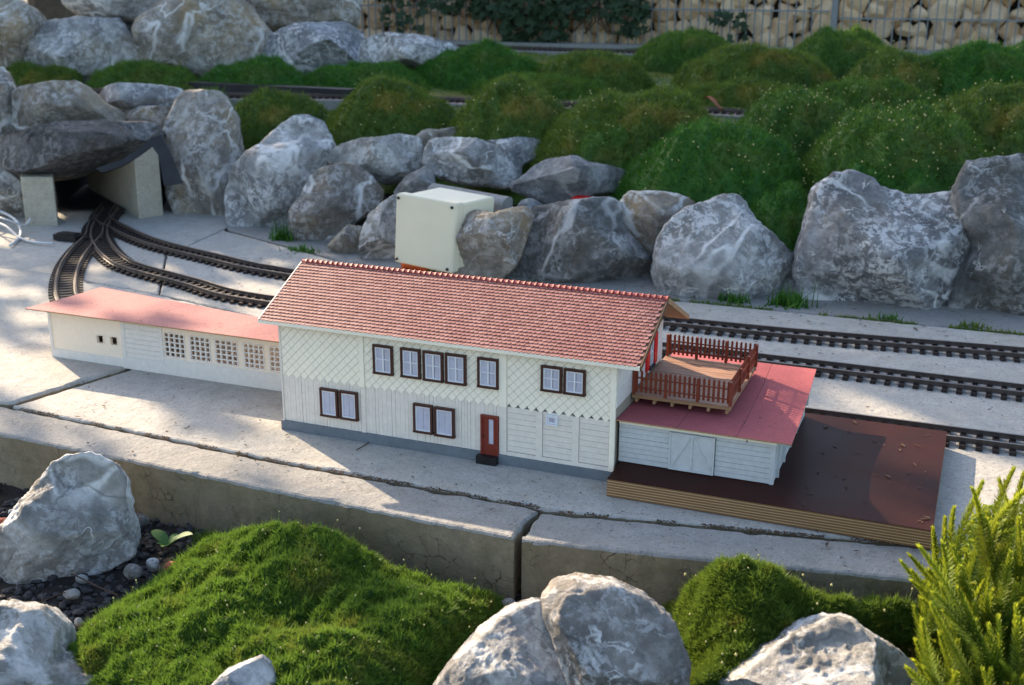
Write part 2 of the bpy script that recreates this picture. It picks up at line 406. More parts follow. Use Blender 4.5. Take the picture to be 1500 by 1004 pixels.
def slab(name, poly, z1, z0, mats, jit=.0014, step=.007, bev=.003, seed=0, lumps=()):
    pts = []
    n = len(poly)
    for i in range(n):
        a = np.array(poly[i], float); b = np.array(poly[(i+1) % n], float); L = np.linalg.norm(b-a); k = max(1, int(L/step))
        for j in range(k):
            p = a+(b-a)*j/k
            q = (p[0]*60, p[1]*60, seed)
            v = mn.fractal(Vector(q), .8, 2.2, 4)
            nrm = np.array([b[1]-a[1], a[0]-b[0]])/L
            chip = max(0, mn.noise(Vector((p[0]*28, p[1]*28, seed+9)))-.35)*.012
            pts.append((p-nrm*(chip)+nrm*v*jit, nrm, chip))
    N = len(pts); V = []; 
    for k in range(4):
        for i, (p, nr, ch) in enumerate(pts):
            b_ = bev*(1+.5*mn.noise(Vector((p[0]*90, p[1]*90, 3))))+ch*.6
            o = [0, b_*.45, b_, b_][k]
            q = p if k >= 2 else p-nr*(b_ if k == 0 else b_*.35)
            zz = [z1, z1-b_*.35, z1-b_, z0][k]
            if k == 2: zz += .0006*mn.noise(Vector((p[0]*150, p[1]*150, 1)))
            V.append((q[0], q[1], zz))
    Fc = [tuple(range(N))]; mi = [0]
    for k in range(3):
        for i in range(N):
            j = (i+1) % N
            Fc.append((k*N+i, (k+1)*N+i, (k+1)*N+j, k*N+j)); mi.append(0 if k < 2 else 1)
    return tag(mesh(name, V, Fc, mats, origin=(0, 0, 0), mi=mi), kind='structure')
slab('deck_slab', [(-.366, -.066), (.04, -.088), (.355, -.091), (.376, -.095), (.52, -.070), (.75, -.03), (1.4, .09), (1.4, .775), (.3, .755), (-.38, .79), (-.74, .94), (-.704, .70), (-.536, .459), (-.313, .406), (-.322, .106)], 0, -.08, ['deck', 'kerb_face'], seed=1)
slab('deck_slab', [(-1.7, -.02), (-.376, -.062), (-.331, .106), (-.320, .40), (-.54, .452), (-.86, .50), (-1.8, .44)], .002, -.08, ['deck', 'kerb_face'], seed=2, jit=.0022, bev=.004)
slab('deck_slab', [(-1.8, .452), (-.87, .508), (-.5405, .4605), (-.708, .70), (-.747, .95), (-.9, 1.5), (-2.2, 1.5)], -.001, -.08, ['deck', 'kerb_face'], seed=3)
slab('deck_slab', [(-.37, .80), (.3, .768), (1.4, .790), (1.4, 1.05), (-.9, 1.12), (-.735, .955)], -.002, -.08, ['kerb', 'kerb_face'], seed=4)
slab('kerb_stone', [(-1.4, -.088), (-.30, -.1435), (.169, -.162), (.3685, -.167), (.3655, -.125), (.369, -.100), (.355, -.0955), (.04, -.0935), (-.372, -.069), (-1.4, -.026)], -.001, -.12, ['kerb', 'kerb_face'], jit=.0018, seed=5, bev=.0035)
slab('kerb_stone', [(.3765, -.167), (.534, -.141), (.738, -.107), (1.35, -.005), (1.35, .075), (.75, -.036), (.52, -.0755), (.382, -.1005), (.373, -.105), (.3735, -.125)], -.0015, -.12, ['kerb', 'kerb_face'], jit=.0018, seed=6, bev=.0035)

# ------------------------------------------------------------------ rocks
import bmesh as _bm
def ico(sub):
    b = _bm.new(); _bm.ops.create_icosphere(b, subdivisions=sub, radius=1)
    V = np.array([v.co[:] for v in b.verts]); Fc = [[v.index for v in f.verts] for f in b.faces]; b.free(); return V, Fc
ICO = {k: ico(k) for k in (2, 3, 5, 6)}
def rock(name, label, px, depth, D, mat, seed=0, e=.50, facets=8, amp=.045, sub=5, cat='rock', group=None, back=1.0, cut=(.70, .92), parent=None):
    """boulder whose front outline is px, at camera distance `depth`, half thickness D (metres)"""
    P = np.array(px, float); c = (P.min(0)+P.max(0))/2*.5+P.mean(0)*.5
    sc = depth/F
    Q = (P-c)*[1, -1]*sc
    # densify outline and get r(theta)
    dn = []
    for i in range(len(Q)):
        a, b = Q[i], Q[(i+1) % len(Q)]
        for t in np.linspace(0, 1, 14, endpoint=False): dn.append(a+(b-a)*t)
    dn = np.array(dn); th = np.arctan2(dn[:, 1], dn[:, 0]); rr_ = np.hypot(dn[:, 0], dn[:, 1])
    o = np.argsort(th); th = th[o]; rr_ = rr_[o]
    th = np.r_[th-2*np.pi, th, th+2*np.pi]; rr_ = np.r_[rr_, rr_, rr_]
    tg = np.linspace(-np.pi, np.pi, 181); rg = np.interp(tg, th, rr_)
    k = np.array([.08, .84, .08]); rg2 = np.convolve(np.r_[rg[-2:-1], rg, rg[1:2]], k, 'valid')
    V0, Fc = ICO[sub]
    du, dv, dn_ = V0[:, 0], V0[:, 1], V0[:, 2]
    t = np.arctan2(dv, du); rad = np.interp(t, tg, rg2); cs = np.sqrt(np.maximum(1e-9, 1-dn_**2))
    pr = cs**e; pn = np.sign(dn_)*np.abs(dn_)**.85
    L = np.stack([np.cos(t)*rad*pr, np.sin(t)*rad*pr, pn*D*np.where(pn > 0, 1, back)], 1)
    rg_ = np.random.RandomState(seed*7+3)
    mr = rad.mean()
    a0_ = rg_.uniform(0, 2*np.pi)
    for i in range(facets+2):
        a = a0_+i*2.2+rg_.uniform(-.4, .4); tl = rg_.uniform(.45, 1.15)
        nn = np.array([math.cos(a)*math.sin(tl), math.sin(a)*math.sin(tl), math.cos(tl)])
        if i % 5 == 4: nn[2] *= -1
        sup = (L@nn).max(); d = sup*rg_.uniform(cut[0]-.12, cut[1]-.12)
        over = np.maximum(0, L@nn-d)
        wgt = np.clip((np.abs(L[:, 2])/D-.04)/.22, 0, 1)
        L = L-nn*(over*wgt)[:, None]
    for i in range(14):
        nn = rg_.normal(0, 1, 3)*[.9, .9, 1.]; nn[2] = abs(nn[2])*(1 if i % 5 else -1); nn /= np.linalg.norm(nn)
        sup = (L@nn).max(); d = sup*rg_.uniform(.84, .95)
        over = np.maximum(0, L@nn-d); wgt = np.clip((np.abs(L[:, 2])/D-.02)/.25, 0, 1)
        L = L-nn*(over*wgt)[:, None]
    Wd = L[:, :1]*RT+L[:, 1:2]*UP+L[:, 2:3]*(-FW)
    ctr = at(c[0], c[1], D=depth)
    nr = Wd/np.maximum(1e-6, np.linalg.norm(Wd, axis=1))[:, None]
    s1 = 1.6/mr
    off = np.array([seed*3.7, seed*1.3, 0])
    dsp = np.array([fr(v+off/s1, s1, 3)*.35+.50*mn.ridged_multi_fractal(Vector((v+off)*s1*2.0), 1., 2.1, 5, 1., 2.)-.42+.55*fr(v+off, s1*8, 4) for v in Wd])
    Wd = Wd*1.035+nr*(dsp*amp*1.15*mr)[:, None]
    ob = mesh(name, Wd+ctr, Fc, mat, parent=parent, origin=None if parent is not None else ctr, smooth=True)
    if parent is None: tag(ob, label, cat, group)
    return ob
def dep(x, y, z, add=0.): return float((at(x, y, z=z)-CAM)@FW)+add
def cr5(*p): return [(320+x*.2667, 160+y*.2667) for x, y in p]
def cr6(*p): return [(620+x*.2789, 160+y*.2789) for x, y in p]

GW = 'limestone boulders of the dry stone bank'
R_ = lambda n, l, p, d, D, m, **k: rock(n, l, (np.array(p, float)-np.mean(p, 0))*1.03+np.mean(p, 0), d, D, m, group=GW, cat='boulder', **k)
R_('boulder', 'tall pear-shaped grey boulder with pale crusted groove, left of the brown-grey faceted one', cr5((50, 460), (90, 360), (150, 280), (230, 215), (300, 130), (400, 55), (480, 55), (570, 85), (605, 150), (625, 220), (600, 300), (530, 360), (480, 440), (450, 540), (420, 640), (390, 720), (290, 725), (150, 680), (60, 620)), dep(400, 345, 0, .10), .11, 'rock_w', seed=1, facets=9)
R_('boulder', 'brown-grey faceted boulder with one white vein across it, touching the tall pear-shaped one', cr5((405, 560), (470, 480), (500, 390), (560, 340), (680, 310), (760, 325), (830, 380), (890, 450), (895, 500), (830, 560), (740, 610), (650, 700), (600, 755), (520, 715), (430, 740), (400, 640)), dep(480, 362, 0, .07), .085, 'rock_b', seed=2, facets=10)
R_('boulder', 'small brown wedge stone at ground level under the faceted brown-grey boulder', cr5((600, 755), (650, 700), (715, 640), (790, 650), (795, 740), (780, 810), (700, 805)), dep(510, 375, 0, .04), .04, 'rock_b', seed=3)
R_('boulder', 'broad low grey boulder with a round white-rimmed hollow, resting behind the brown-grey faceted one', cr5((590, 260), (680, 205), (800, 180), (900, 175), (980, 150), (1095, 160), (1112, 250), (1100, 330), (1020, 380), (900, 405), (830, 365), (760, 330), (640, 320)), dep(545, 362, 0, .19), .10, 'rock', seed=4)
R_('boulder', 'smooth grey slanting stone wedged just left above the ivory junction box', cr5((965, 455), (1040, 370), (1130, 318), (1175, 350), (1190, 420), (1150, 470), (1000, 480)), dep(600, 380, 0, .14), .06, 'rock_f', seed=5)
R_('boulder', 'upright narrow grey stone leaning against the left side of the ivory junction box', cr5((778, 790), (790, 680), (830, 580), (900, 520), (985, 465), (1010, 600), (1000, 720), (975, 820), (880, 868), (795, 842)), dep(550, 385, 0, .045), .055, 'rock', seed=6)
R_('boulder', 'long thin brown-grey stone lying highest, just below the moss and behind the white-edged boulder', cr6((-45, 200), (-40, 150), (0, 118), (90, 125), (200, 103), (285, 108), (300, 135), (280, 175), (200, 180), (100, 200), (20, 260), (-30, 280)), dep(640, 372, 0, .34), .08, 'rock_b', seed=7)
R_('boulder', 'grey boulder whose lower edge is crusted white, directly above the concrete edging bar', cr6((10, 290), (15, 220), (45, 168), (130, 155), (270, 165), (380, 215), (450, 270), (490, 330), (465, 400), (440, 412), (330, 395), (200, 385), (80, 350)), dep(680, 378, 0, .20), .09, 'rock_w', seed=8)
R_('boulder', 'flat grey slab-like boulder overhanging a dark hollow, right of the white-crusted one', cr6((290, 175), (450, 160), (600, 158), (650, 190), (682, 215), (665, 262), (560, 275), (520, 300), (515, 360), (470, 375), (430, 300), (350, 220)), dep(720, 378, 0, .28), .08, 'rock', seed=9)
R_('boulder', 'wide flat pale stone slab with olive underside lying above the dark wedge boulder', cr6((465, 400), (540, 350), (600, 295), (650, 275), (800, 262), (860, 295), (960, 312), (1060, 322), (1078, 380), (1040, 430), (900, 452), (850, 480), (700, 512), (640, 490), (560, 452), (480, 428)), dep(840, 395, 0, .17), .09, 'rock_f', seed=10, facets=3, amp=.03)
R_('boulder', 'small blue-grey stone tucked under the wide flat pale slab', cr6((490, 520), (520, 480), (570, 470), (620, 500), (640, 530), (600, 560), (520, 560)), dep(770, 400, 0, .15), .035, 'rock', seed=11)
R_('boulder', 'speckled brownish boulder standing against the right side of the ivory junction box', cr6((145, 830), (150, 700), (175, 600), (220, 545), (290, 535), (370, 560), (440, 530), (530, 522), (572, 560), (545, 640), (510, 760), (470, 830), (400, 895), (280, 900), (155, 880)), dep(700, 407, 0, -.015), .07, 'rock_b', seed=12, facets=5)
R_('boulder', 'large dark wedge boulder with white streak along its slanting upper edge', cr6((440, 900), (475, 770), (525, 640), (560, 570), (600, 525), (690, 510), (790, 500), (900, 488), (985, 483), (1032, 515), (1030, 580), (1060, 660), (1150, 760), (1215, 830), (1235, 900), (1228, 965), (1150, 985), (850, 990), (600, 985), (460, 960)), dep(850, 425, 0, .10), .12, 'rock_d', seed=13, facets=7, amp=.035)
R_('boulder', 'brown rounded boulder partly under moss, between the dark wedge boulder and the white-veined one', cr6((1000, 590), (1040, 495), (1090, 438), (1200, 442), (1330, 455), (1420, 500), (1350, 580), (1300, 660), (1260, 750), (1215, 815), (1130, 720), (1050, 650)), dep(950, 435, 0, .16), .10, 'rock_b', seed=14)
R_('boulder', 'pale blue-grey boulder crossed by a thick white diagonal vein, behind the station ridge end', [(963, 400), (968, 350), (985, 325), (1012, 306), (1040, 298), (1052, 290), (1080, 289), (1098, 310), (1112, 335), (1135, 352), (1156, 370), (1168, 400), (1166, 440), (1110, 450), (1030, 448), (975, 442)], dep(1070, 447, 0, .09), .10, 'rock_w', seed=15, facets=6)
R_('boulder', 'big pitted grey boulder with hollowed pale top, second from the right edge', [(1168, 395), (1188, 330), (1200, 275), (1222, 261), (1250, 257), (1272, 262), (1300, 285), (1340, 292), (1398, 284), (1406, 325), (1425, 360), (1405, 400), (1398, 450), (1335, 468), (1250, 465), (1180, 458)], dep(1290, 464, 0, .11), .13, 'rock_v', seed=16, facets=6)
R_('boulder', 'dark grey-brown boulder cut by the right edge of the photo', [(1392, 460), (1403, 400), (1424, 365), (1404, 320), (1398, 280), (1418, 245), (1460, 234), (1510, 235), (1580, 250), (1620, 330), (1610, 440), (1560, 485), (1480, 478), (1410, 472)], dep(1480, 475, 0, .10), .13, 'rock_d', seed=17, facets=8)
R_('boulder', 'tall mottled boulder with cream lichen patches beside the tunnel mouth and pond liner', [(258, 150), (275, 138), (322, 140), (342, 170), (352, 230), (350, 290), (345, 328), (300, 335), (265, 325), (244, 280), (236, 215), (246, 180)], dep(300, 328, 0, .12), .11, 'rock_b', seed=18, facets=7)
R_('boulder', 'flat light-topped slab stone bridging the mottled boulder and the one above the tunnel', [(149, 140), (155, 130), (190, 128), (235, 126), (264, 131), (266, 155), (240, 163), (200, 165), (165, 155)], dep(200, 318, 0, .18), .09, 'rock', seed=19, facets=3)
R_('boulder', 'brown-grey block stone lying on top of the tunnel lintel', [(14, 140), (25, 132), (70, 128), (115, 123), (128, 130), (150, 150), (178, 165), (176, 180), (120, 188), (60, 200), (25, 196), (16, 170)], dep(62, 327, 0, .10), .10, 'rock_b', seed=20)
R_('boulder', 'olive-brown stone filling the corner between tunnel lintel and mottled boulder', [(150, 155), (200, 160), (262, 158), (270, 200), (245, 230), (215, 190), (170, 182)], dep(210, 318, 0, .16), .06, 'rock_b', seed=21)
R_('boulder', 'dark boulder at the left photo edge beside the tunnel lintel', [(-40, 110), (5, 100), (17, 130), (16, 190), (8, 200), (-40, 205)], dep(20, 330, 0, .12), .08, 'rock_b', seed=22)
R_('boulder', 'shadowed boulder at the left photo edge beside the left tunnel pillar', [(-50, 205), (10, 200), (14, 250), (38, 270), (38, 318), (0, 322), (-50, 320)], dep(20, 325, 0, .06), .08, 'rock_b', seed=23)
GU = 'boulders of the upper rock wall behind the moss'
def fat(p, f, b):
    P = np.array(p, float); c = P.mean(0); Q = c+(P-c)*f; Q[:, 1] += np.where(P[:, 1] > c[1], b, 0); return Q
U_ = lambda n, l, p, d, D, m, **k: rock(n, l, fat(p, 1.05, 4), d+.42, D, m, group=GU, cat='boulder', **k)
U_('boulder', 'oval grey boulder with a sunlit white top line, left end of the upper wall', [(18, 95), (28, 60), (42, 40), (110, 28), (170, 30), (190, 60), (208, 92), (170, 102), (95, 112), (40, 102)], 3.30, .16, 'rock', seed=30)
U_('boulder', 'brown boulder in the top left corner of the photo', [(-60, -20), (20, 0), (45, 12), (58, 30), (42, 60), (18, 92), (-60, 98)], 3.25, .18, 'rock_b', seed=31)
U_('boulder', 'pale boulder at the top edge above the oval grey one', [(95, -40), (240, -40), (240, 5), (215, 25), (160, 27), (120, 18), (100, 5)], 3.40, .18, 'rock_w', seed=32)
U_('boulder', 'large brown-grey boulder reaching down to a pointed foot, centre of the upper wall', [(208, 70), (212, 30), (240, 12), (280, 2), (320, -10), (360, 10), (392, 50), (390, 85), (330, 95), (300, 112), (280, 100), (225, 90)], 3.30, .18, 'rock_b', seed=33)
U_('boulder', 'long brown boulder along the top edge above the squat one with pale speckles', [(325, -40), (540, -40), (520, 10), (515, 32), (450, 34), (380, 36), (350, 20)], 3.42, .2, 'rock_b', seed=34)
U_('boulder', 'squat pale-speckled boulder at the right end of the upper wall', [(390, 75), (405, 50), (440, 38), (500, 35), (528, 50), (530, 95), (490, 100), (440, 110), (400, 98)], 3.26, .16, 'rock_v', seed=35)
U_('boulder', 'low wedge of pale stone lying on moss left of the ivy', [(532, 75), (536, 58), (560, 52), (620, 56), (668, 68), (660, 88), (625, 98), (600, 92), (532, 88)], 3.15, .12, 'rock_w', seed=36, facets=5)
U_('boulder', 'small shadowed stone filling the gap between the two left upper boulders', [(165, 40), (210, 35), (222, 60), (218, 100), (200, 92), (185, 60)], 3.42, .08, 'rock_d', seed=37)

# foreground rocks
GF = 'rocks set in the planting bed in front of the kerb'
K_ = lambda n, l, p, d, D, m, **k: rock(n, l, p, d, D, m, group=GF, sub=6, **k)
K_('rock', 'grey rock with rounded peak standing by the kerb at the left photo edge', [(-70, 860), (0, 778), (28, 752), (50, 715), (75, 682), (100, 669), (132, 667), (163, 680), (180, 705), (184, 745), (196, 785), (194, 815), (160, 832), (110, 850), (60, 880), (-20, 900), (-70, 900)], dep(100, 850, -.07, .03), .06, 'rock_w', seed=50, amp=.04, facets=7)
K_('rock', 'grey rock in the bottom left corner of the photo', [(-90, 900), (10, 888), (60, 897), (84, 925), (88, 960), (130, 978), (190, 995), (220, 1050), (180, 1110), (-90, 1110)], dep(80, 1004, -.08, -.01), .055, 'rock', seed=51)
K_('rock', 'small pale rock tip poking out of the moss at the bottom edge', [(295, 1020), (330, 985), (384, 963), (400, 985), (415, 1060), (290, 1060)], dep(350, 1010, -.03, .0), .03, 'rock_w', seed=52, amp=.03)
K_('rock', 'bluish grey slab-like rock with a pale streak, left of the pair in the bottom centre', [(590, 1090), (640, 1004), (668, 968), (700, 932), (745, 898), (788, 882), (815, 900), (845, 950), (860, 1010), (860, 1100), (700, 1110)], dep(780, 1000, -.02, .02), .06, 'rock_w', seed=56, amp=.03, facets=4, e=.45)
K_('rock', 'large brownish rock crossed by white veins in the bottom centre foreground', [(800, 905), (796, 880), (815, 858), (850, 850), (900, 857), (945, 877), (982, 908), (1002, 955), (1006, 1010), (990, 1090), (900, 1110), (850, 1060), (828, 980)], dep(880, 1000, -.02, .0), .07, MT.setdefault('rock_x', m_rock('brown_veined_limestone', (.42, .38, .33), brown=.75, vein=1., white=.6, dark=.3, vs=13)), seed=53, amp=.035, facets=5, e=.5)
K_('rock', 'sunlit pale rock at the bottom edge left of the yellow-green succulent', [(990, 1020), (1060, 985), (1110, 960), (1160, 930), (1220, 908), (1248, 912), (1270, 930), (1310, 952), (1350, 985), (1385, 1050), (1200, 1110), (1010, 1090)], dep(1200, 975, -.03, .0), .07, 'rock_w', seed=54, amp=.04, facets=6)

# ------------------------------------------------------------------ moss
def ty(x): return float(np.interp(x, [-2.2, -1.5, -1.15, -.8, -.2, .8], [1.545, 1.58, 1.63, 1.74, 1.79, 1.79]))
def blades(P, Nn, L, W, seed, up=.35, spread=.75, star=1):
    rs = np.random.RandomState(seed); n = len(P)
    P = np.repeat(P, star, 0); Nn = np.repeat(Nn, star, 0); n *= star
    d = Nn+np.array([0, 0, up])+rs.normal(0, spread*.5, (n, 3)); d /= np.linalg.norm(d, axis=1)[:, None]
    s = np.cross(d, rs.normal(0, 1, (n, 3))); s /= np.linalg.norm(s, axis=1)[:, None]
    l = L*(rs.uniform(.5, 1.2, n)+.9*(rs.uniform(0, 1, n) > .965))[:, None]; w_ = W*rs.uniform(.7, 1.3, n)[:, None]
    P = P+d*l*-.15
    V = np.stack([P-s*w_/2, P+s*w_/2, P+d*l], 1)
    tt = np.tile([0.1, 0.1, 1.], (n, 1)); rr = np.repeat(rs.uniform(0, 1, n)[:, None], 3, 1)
    return V, tt, rr
def dome(cx, cy, rx, ry, z0, h, seed, n=56, lump=.19, low=.03):
    """grid of a cushion, returns positions (world) & faces"""
    V = []; Fc = []
    for j in range(n+1):
        for i in range(n*2):
            a = 2*math.pi*i/(n*2); r = j/n
            ra = r*(1+.14*mn.noise(Vector((math.cos(a)*1.6+seed*3, math.sin(a)*1.6, 0))))
            x = cx+rx*ra*math.cos(a); y = cy+ry*ra*math.sin(a)
            k = max(0., 1-r*r)**.55
            q = fr((x+seed, y, 0), 9, 4); q2 = fr((x, y+seed, 4), 34, 3)
            V.append((x, y, z0-low+(h+low)*k*(1+lump*q)+.013*q2*min(1, k*2)))
    for j in range(n):
        for i in range(n*2):
            a = j*2*n+i; b = j*2*n+(i+1) % (2*n)
            Fc.append((a, b, b+2*n, a+2*n))
    return np.array(V), Fc
def cover(name, V, Fc, mat, label, cat, nbl, L, W, seed, group=None, kind=None, star=1, spread=.75, up=.35, parent=None, mask=None):
    Fq = np.array(Fc); A = V[Fq[:, 0]]; B = V[Fq[:, 1]]; Cc = V[Fq[:, 2]]; Dd = V[Fq[:, 3]]
    nr = np.cross(Cc-A, Dd-B); ar = np.linalg.norm(nr, axis=1)/2; nr = nr/np.maximum(1e-12, ar*2)[:, None]
    nr[nr[:, 2] < 0] *= -1
    if mask is not None: ar = ar*mask((A+Cc)/2)
    rs = np.random.RandomState(seed)
    idx = rs.choice(len(Fq), nbl, p=ar/ar.sum()); u, v = rs.uniform(0, 1, (2, nbl, 1))
    P = (A[idx]*(1-u)+B[idx]*u)*(1-v)+(Dd[idx]*(1-u)+Cc[idx]*u)*v
    bv, tt, rr = blades(P, nr[idx], L, W, seed, up, spread, star)
    # base surface + blades as one mesh
    bt = np.concatenate([np.stack([A, B, Cc], 1), np.stack([A, Cc, Dd], 1)])
    V2 = np.concatenate([bt.reshape(-1, 3), bv.reshape(-1, 3)])
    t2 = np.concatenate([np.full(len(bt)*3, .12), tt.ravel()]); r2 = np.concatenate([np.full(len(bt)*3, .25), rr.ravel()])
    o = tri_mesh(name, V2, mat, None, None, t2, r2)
    return tag(o, label, cat, group, kind), P, nr[idx]
def heads(P, N, n, seed, h=(.006, .014), r=.0009, stem='moss_y', parent=None, name='seed_head', hm='flower', h_r=None):
    rs = np.random.RandomState(seed); idx = rs.choice(len(P), n)
    sm = MB(); hd = MB(); V0, F0 = ICO[2]
    for i in idx:
        p = P[i]; d = N[i]*.6+np.array([0, 0, .8])+rs.normal(0, .35, 3); d /= np.linalg.norm(d)
        l = rs.uniform(*h); m_ = p+d*l*.5+rs.normal(0, l*.06, 3); q = p+d*l
        sm.tube([p, m_, q], [r*.35, r*.3, r*.25], 4)
        s = r*rs.uniform(.7, 1.3); hd.add(V0*s*[1, 1, 1.25]+q, F0)
    a = sm.build('flower_stem', stem, parent); b = hd.build(name, hm, parent, smooth=True)
    a['kind'] = 'stuff'; b['kind'] = 'stuff'
GM = 'moss cushions on the bank behind the boulders'
def cushion(label, x0, x1, top, Y, mat='moss', ry=.75, seed=0, extra=0., nb=None, L=.017, W=.0021, z0=None, seeds=0, low=.03):
    c = at((x0+x1)/2, top, Y=Y); d = float((c-CAM)@FW); rx = (x1-x0)/2*d/F
    zb = bank_z(c[0], Y) if z0 is None else z0
    V, Fc = dome(c[0], Y, rx*1.18, rx*ry*1.38, zb, c[2]-zb-.006, seed, low=low)
    area = math.pi*rx*rx*ry*1.9
    o, P, N = cover('moss_cushion', V, Fc, mat, label, 'moss cushion', nb or int(min(26000, max(3500, area/.0000085))), L, W, seed+100, GM)
    if seeds: heads(P, N, int(seeds*1.6), seed+5, (.012, .030), .0012, parent=o)
    return o
cushion('dark green moss cushion at the left end, behind the tall pear-shaped boulder', 322, 492, 138, 1.42, 'moss_y', seed=1)
cushion('moss cushion above the broad low boulder, dark green with a few white dots', 478, 668, 121, 1.42, 'moss_y', seed=2, seeds=30)
cushion('moss cushion with yellow-brown crest above the white-crusted boulder', 660, 852, 121, 1.38, 'moss_y', seed=3, seeds=40)
cushion('long moss cushion with rusty crest right above the wide flat pale slab', 800, 1065, 134, 1.34, 'moss_y', seed=4, seeds=40)
cushion('moss cushion dotted with yellow seed heads, right behind the rust coloured leaf', 1085, 1265, 132, 1.46, 'moss', seed=5, seeds=90)
cushion('big rounded dark green moss cushion behind the brown rounded and white-veined boulders', 925, 1195, 180, 1.14, 'moss_d', seed=6, seeds=70)
cushion('big moss cushion speckled with dry stalks behind the big pitted boulder', 1185, 1470, 160, 1.20, 'moss', seed=7, seeds=160)
cushion('orange-tinged moss cushion at the right edge above the dark boulder', 1330, 1580, 133, 1.40, 'moss_y', seed=8, seeds=90)
cushion('low moss tongue hanging over the top of the big pitted boulder', 1205, 1430, 232, 1.06, 'moss_d', seed=9, ry=.5)
cushion('moss tongue running down between the white-veined boulder and the big pitted one', 1095, 1215, 278, .985, 'moss_d', seed=10, ry=.8, z0=.03, low=.02)
cushion('low moss pad touching the brown rounded boulder and the wide pale slab', 905, 1010, 228, 1.12, 'moss_d', seed=11, ry=.6)
cushion('flat moss pad just below the long rusty-crested cushion', 815, 960, 190, 1.20, 'moss', seed=12, ry=.6)
cushion('yellowish flat moss under the oval grey boulder at the far left', -30, 140, 98, 1.72, 'moss_y', seed=20, ry=.5)
cushion('low green moss strip between the oval boulder and the pointed-foot boulder', 100, 315, 93, 1.76, 'moss', seed=21, ry=.45)
cushion('dark green moss mound below the pointed-foot boulder', 285, 460, 88, 1.84, 'moss_d', seed=22, ry=.5)
cushion('dark moss mound between the squat speckled boulder and the low pale wedge', 435, 632, 90, 1.95, 'moss_d', seed=23, ry=.5)
cushion('smooth dark green moss mound below the ivy', 612, 802, 68, 2.12, 'moss_d', seed=24, ry=.6, seeds=12)
cushion('brown-topped moss mound left of the tallest back cushion', 785, 950, 75, 2.12, 'moss_y', seed=25, ry=.6)
cushion('tall green moss mound reaching the wire fence, under the trailing ivy', 930, 1085, 47, 2.55, 'moss', seed=26, ry=.7)
cushion('yellow-streaked moss mound in front of the fence post', 1000, 1215, 64, 2.15, 'moss_y', seed=27, ry=.6)
cushion('round moss mound touching the fence post from the right', 1160, 1322, 47, 2.50, 'moss', seed=28, ry=.7)
cushion('low dry brownish moss pad in front of the smooth dark right-hand mound', 1240, 1395, 78, 2.05, 'moss_y', seed=29, ry=.6, seeds=60)
cushion('smooth dark green moss mound near the right edge, in front of the wire fence', 1330, 1555, 68, 2.12, 'moss_d', seed=31, ry=.65)
cushion('moss mound in the upper right corner against the fence foot', 1465, 1600, 58, 2.75, 'moss_d', seed=32, ry=.7)
cushion('low moss swell just behind the moss track, below the smooth mound under the ivy', 690, 900, 112, 1.98, 'moss', seed=33, ry=.5)
cushion('low moss pad closing the gap between upper boulders and the mottled boulder', 262, 345, 131, 1.52, 'moss', seed=36, ry=.5)
cushion('low moss swell behind the rust coloured leaf', 1000, 1180, 118, 1.96, 'moss_y', seed=34, ry=.5, seeds=20)
cushion('low moss swell left of the smooth right-hand mound, in front of the dry pad', 1170, 1380, 118, 1.90, 'moss', seed=35, ry=.5, seeds=30)
# low carpet between the cushions
def cz(x, y): return bank_z(x, y)+.012*fr((x, y, 0), 6)+.004
V, Fc = [], []
nx, ny = 190, 110; X0, X1, Y0, Y1 = -2.6, 1.9, 1.10, 3.2
for j in range(ny+1):
    for i in range(nx+1):
        x = X0+(X1-X0)*i/nx; y = Y0+(Y1-Y0)*j/ny; V.append((x, y, cz(x, y)))
for j in range(ny):
    for i in range(nx):
        xa = X0+(X1-X0)*(i+.5)/nx; ya = Y0+(Y1-Y0)*(j+.5)/ny
        if (xa < .7 and abs(ya-ty(xa)) < .050) or abs(ya-2.80) < .06: continue
        if xa < -1.05 and ya < 1.56: continue
        if xa < -.25 and ya < 1.15: continue
        if ya < 1.16+.05*fr((xa, 0, 0), 6): continue
        a = j*(nx+1)+i; Fc.append((a, a+1, a+nx+2, a+nx+1))
cover('moss_carpet', np.array(V), Fc, 'moss_y', 'low green and brown moss carpet covering the bank between the cushions', 'moss', 110000, .013, .0019, 77, kind='stuff')

